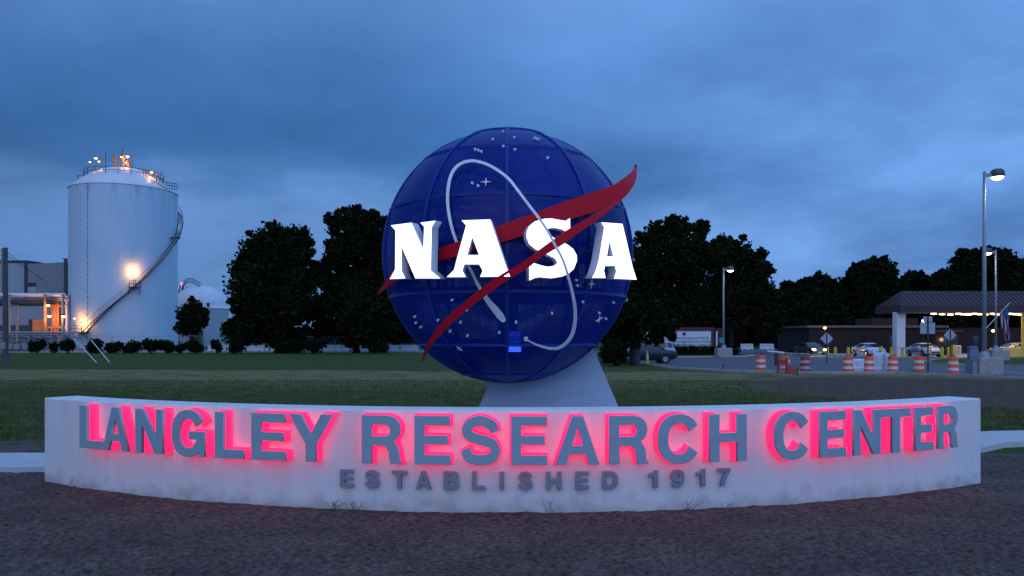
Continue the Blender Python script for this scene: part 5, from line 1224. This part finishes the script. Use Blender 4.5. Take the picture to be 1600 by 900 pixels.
# ------------------------------------------------------------------ cars
m_tyre = mat('tyre', (.015, .015, .016), .85); m_rim = mat('rim', (.35, .36, .38), .35, .7)
m_head = mat('headlamp_lens', (.5, .52, .55), .1, .2, var=0); m_red_l = mat('tail_lamp', (.25, .01, .01), .3)
def car(name, label, loc, rz, paint, L_=4.7, suv=False, lit=False, stripe=None, group=None, cat='car', seed=0):
    o = thing(name, label, cat, loc, rz, group); h = 1.72 if suv else 1.46; hw = .92
    # stations: x, z_bottom, z_belt, z_roof, half width belt, half width roof
    if suv: st = [(-2.30,.45,.80,.80,.78,.70),(-2.25,.35,.95,1.0,.86,.74),(-2.1,.32,1.05,1.60,.90,.70),(-1.5,.28,1.07,1.70,.92,.72),(-.5,.28,1.06,1.72,.92,.72),(.35,.28,1.05,1.66,.92,.70),(1.05,.28,1.04,1.10,.92,.78),(1.9,.30,.95,1.0,.90,.76),(2.2,.34,.80,.86,.84,.72),(2.32,.42,.62,.66,.74,.66)]
    else: st = [(-2.38,.42,.70,.74,.76,.68),(-2.28,.34,.90,.96,.84,.74),(-1.95,.30,.98,1.04,.90,.76),(-1.55,.28,.98,1.10,.92,.72),(-.75,.25,.96,1.42,.92,.62),(.1,.25,.95,1.46,.92,.62),(.55,.25,.94,1.38,.92,.62),(1.25,.25,.92,.98,.92,.74),(1.85,.28,.84,.90,.88,.72),(2.2,.32,.70,.76,.80,.66),(2.36,.38,.55,.60,.68,.60)]
    vs = []
    for x, zb, zm, zr, wb, wr in st:
        vs += [(x, -wb * .9, zb), (x, -wb, (zb + zm) / 2), (x, -wb * .985, zm), (x, -wr, zr - .03), (x, -wr * .55, zr), (x, wr * .55, zr), (x, wr, zr - .03), (x, wb * .985, zm), (x, wb, (zb + zm) / 2), (x, wb * .9, zb)]
    n = 10; fs = [(n * i + j, n * i + n + j, n * i + n + (j + 1) % n, n * i + (j + 1) % n) for i in range(len(st) - 1) for j in range(n)] + [tuple(range(n)), tuple(range(n * len(st) - 1, n * len(st) - n - 1, -1))]
    bd = MB().add(vs, fs).build('body', paint, o, True)
    bv = bd.modifiers.new('soft', 'BEVEL'); bv.width = .03; bv.segments = 2; bv.limit_method = 'ANGLE'; bv.angle_limit = R(25)
    V = [Vector(v) for v in vs]
    def patch(i0, i1, j, s0=.08, s1=.92, t0=.1, t1=.9, off=.012):
        a, b, c, d = V[n * i0 + j], V[n * i1 + j], V[n * i1 + j + 1], V[n * i0 + j + 1]
        P = lambda s, t_: (a * (1 - s) + b * s) * (1 - t_) + (d * (1 - s) + c * s) * t_
        q = [P(s0, t0), P(s1, t0), P(s1, t1), P(s0, t1)]; nr = (q[1] - q[0]).cross(q[3] - q[0]).normalized(); ctr = Vector((0, 0, .8))
        if nr.dot(q[0] - ctr) < 0: nr = -nr
        return [p + nr * off for p in q], nr
    def win(name_, quads):
        for q, nr in quads:
            mb = MB(); mb.add(q + [p - nr * .03 for p in q], [(0, 1, 2, 3), (7, 6, 5, 4), (0, 4, 5, 1), (1, 5, 6, 2), (2, 6, 7, 3), (3, 7, 4, 0)]); mb.build(name_, m_glass, o)
    if suv:
        win('side_window', [patch(2, 3, 2, .15, .95), patch(3, 4, 2, .04, .96), patch(4, 5, 2, .04, .95), patch(2, 3, 6, .15, .95), patch(3, 4, 6, .04, .96), patch(4, 5, 6, .04, .95)])
        win('windscreen', [patch(5, 6, 4, .1, .92, -.6, 1.6)]); win('rear_window', [patch(1, 2, 4, .2, .9, -.6, 1.6)])
    else:
        win('side_window', [patch(3, 4, 2, .45, .96, .12, .92), patch(4, 5, 2, .04, .97), patch(5, 6, 2, .02, .9), patch(3, 4, 6, .45, .96, .12, .92), patch(4, 5, 6, .04, .97), patch(5, 6, 6, .02, .9)])
        win('windscreen', [patch(6, 7, 4, .06, .9, -.55, 1.55)]); win('rear_window', [patch(3, 4, 4, .1, .92, -.5, 1.5)])
    for x in (-1.42, 1.42):
        for s in (-1, 1):
            w = thing('wheel', None, None); del_keys(w); w.parent = o; w.location = (x, s * .80, .33)
            tr = MB(); tr.tube((0, -.11, 0), (0, .11, 0), .33, n=24); tr.build('tyre', m_tyre, w)
            rm = MB(); rm.tube((0, s * .105, 0), (0, s * .125, 0), .21, n=18); rm.build('rim', m_rim, w)
            MB().tube((x, s * .86, .36), (x, s * .925, .36), .385, n=24).build('wheel_arch', m_black, o)
            w.location = (x, s * .83, .33)
    fx = st[-1][0]
    for s in (-1, 1):
        hl = MB().bbox(fx - .30, fx - .03, s * .62 - .16, s * .62 + .16, .60, .76, .03); b = hl.build('headlight', mat('lit_headlamp', (1, .9, .7), emit=(1, .62, .30), est=45, var=0) if lit else m_head, o)
        if lit: b.scale = (1, 1, 1.0); point(b, (fx + .25, s * .62, .68), 28, (1, .65, .35), .1)
        MB().bbox(st[0][0] - .0, st[0][0] + .14, s * .66 - .14, s * .66 + .14, .78, .94, .02).build('tail_light', m_red_l, o)
        MB().bbox(.75, .92, s * 1.0 - .09, s * 1.0 + .09, .98, 1.10, .02).build('mirror', paint, o)
        if stripe: MB().box(-1.0, 1.0, s * .932 - .004, s * .932 + .004, .50, .66).build('side_stripe', stripe, o); MB().box(-.8, .6, s * .925 - .004, s * .925 + .004, .74, .86).build('side_stripe', stripe, o)
    MB().bbox(fx - .12, fx + .02, -.42, .42, .42, .58, .03).build('grille', m_black, o)
    MB().bbox(fx - .03, fx + .035, -.22, .22, .32, .42, .01).build('number_plate', m_wh2, o)
    return o
m_cw = mat('car_white', (.70, .74, .80), .25, .1, var=0, spec=.7); m_cs = mat('car_silver', (.48, .52, .58), .3, .3, var=0); m_cd = mat('car_dark', (.025, .035, .05), .25, .3, var=0, spec=.7); m_cb = mat('car_dull', (.045, .045, .05), .3, .2, var=0)
m_blue = mat('livery_blue', (.03, .08, .30), .5)
car('parked_car', 'white patrol car with blue side stripes left of the big white column', (X(1357, 82), 82, .015), R(-90), m_cw, stripe=m_blue, group='white patrol cars at the gate')
car('parked_car', 'white patrol car with blue side stripes right of the big white column', (X(1443.5, 82), 82, .015), R(-92), m_cw, stripe=m_blue, group='white patrol cars at the gate')
car('parked_car', 'white car partly cut by the right edge behind the orange-lit block', (X(1586, 84), 84, .015), R(170), m_cw)
car('car', 'dark car with both headlights lit approaching on the road', (X(1266, 88), 88, .01), R(-86), m_cb, lit=True)
car('parked_suv', 'silver sport utility vehicle parked behind the dark car', (X(1012, 68), 68, .01), R(180 + 5), m_cs, suv=True, cat='suv')
car('parked_car', 'dark blue sedan parked beside the lime cone, nearest the lawn', (X(1007.5, 61), 61, .01), R(180 + 3), m_cd)
# small distant lights near the gate
for px, py, Y, lab in ((1443, 501.5, 86, 'small bright lamp left of the square sign under the canopy'), (1552, 517, 92, 'small reddish lamp on the building wall behind the tall lamp post'), (1289, 512.5, 98, 'faint wall lamp above the left diamond sign')):
    o = thing('wall_lamp', lab, 'lamp', (X(px, Y), Y, 0)); z = Z(py, Y); MB().tube((0, .1, 0), (0, .1, z), .04, n=6).build('post', m_dark, o); MB().lathe([(.01, -.16), (.2, -.02), (.2, .06), (.01, .16)], (0, 0, z), 12).build('lamp_head', m_whiteemit if Y < 90 else m_warmemit, o)
Y = 79.3; o = thing('small_sign', 'small teal sign fixed left of the lamp post by the sign board', 'sign', (X(1127, Y), Y, 0)); MB().box(-.2, .25, -.03, 0, Z(535.5, Y), Z(528, Y)).build('panel', mat('teal', (.03, .30, .42), .5), o); MB().box(0, .05, 0, .05, 0, Z(529, Y)).build('post', m_dark, o)
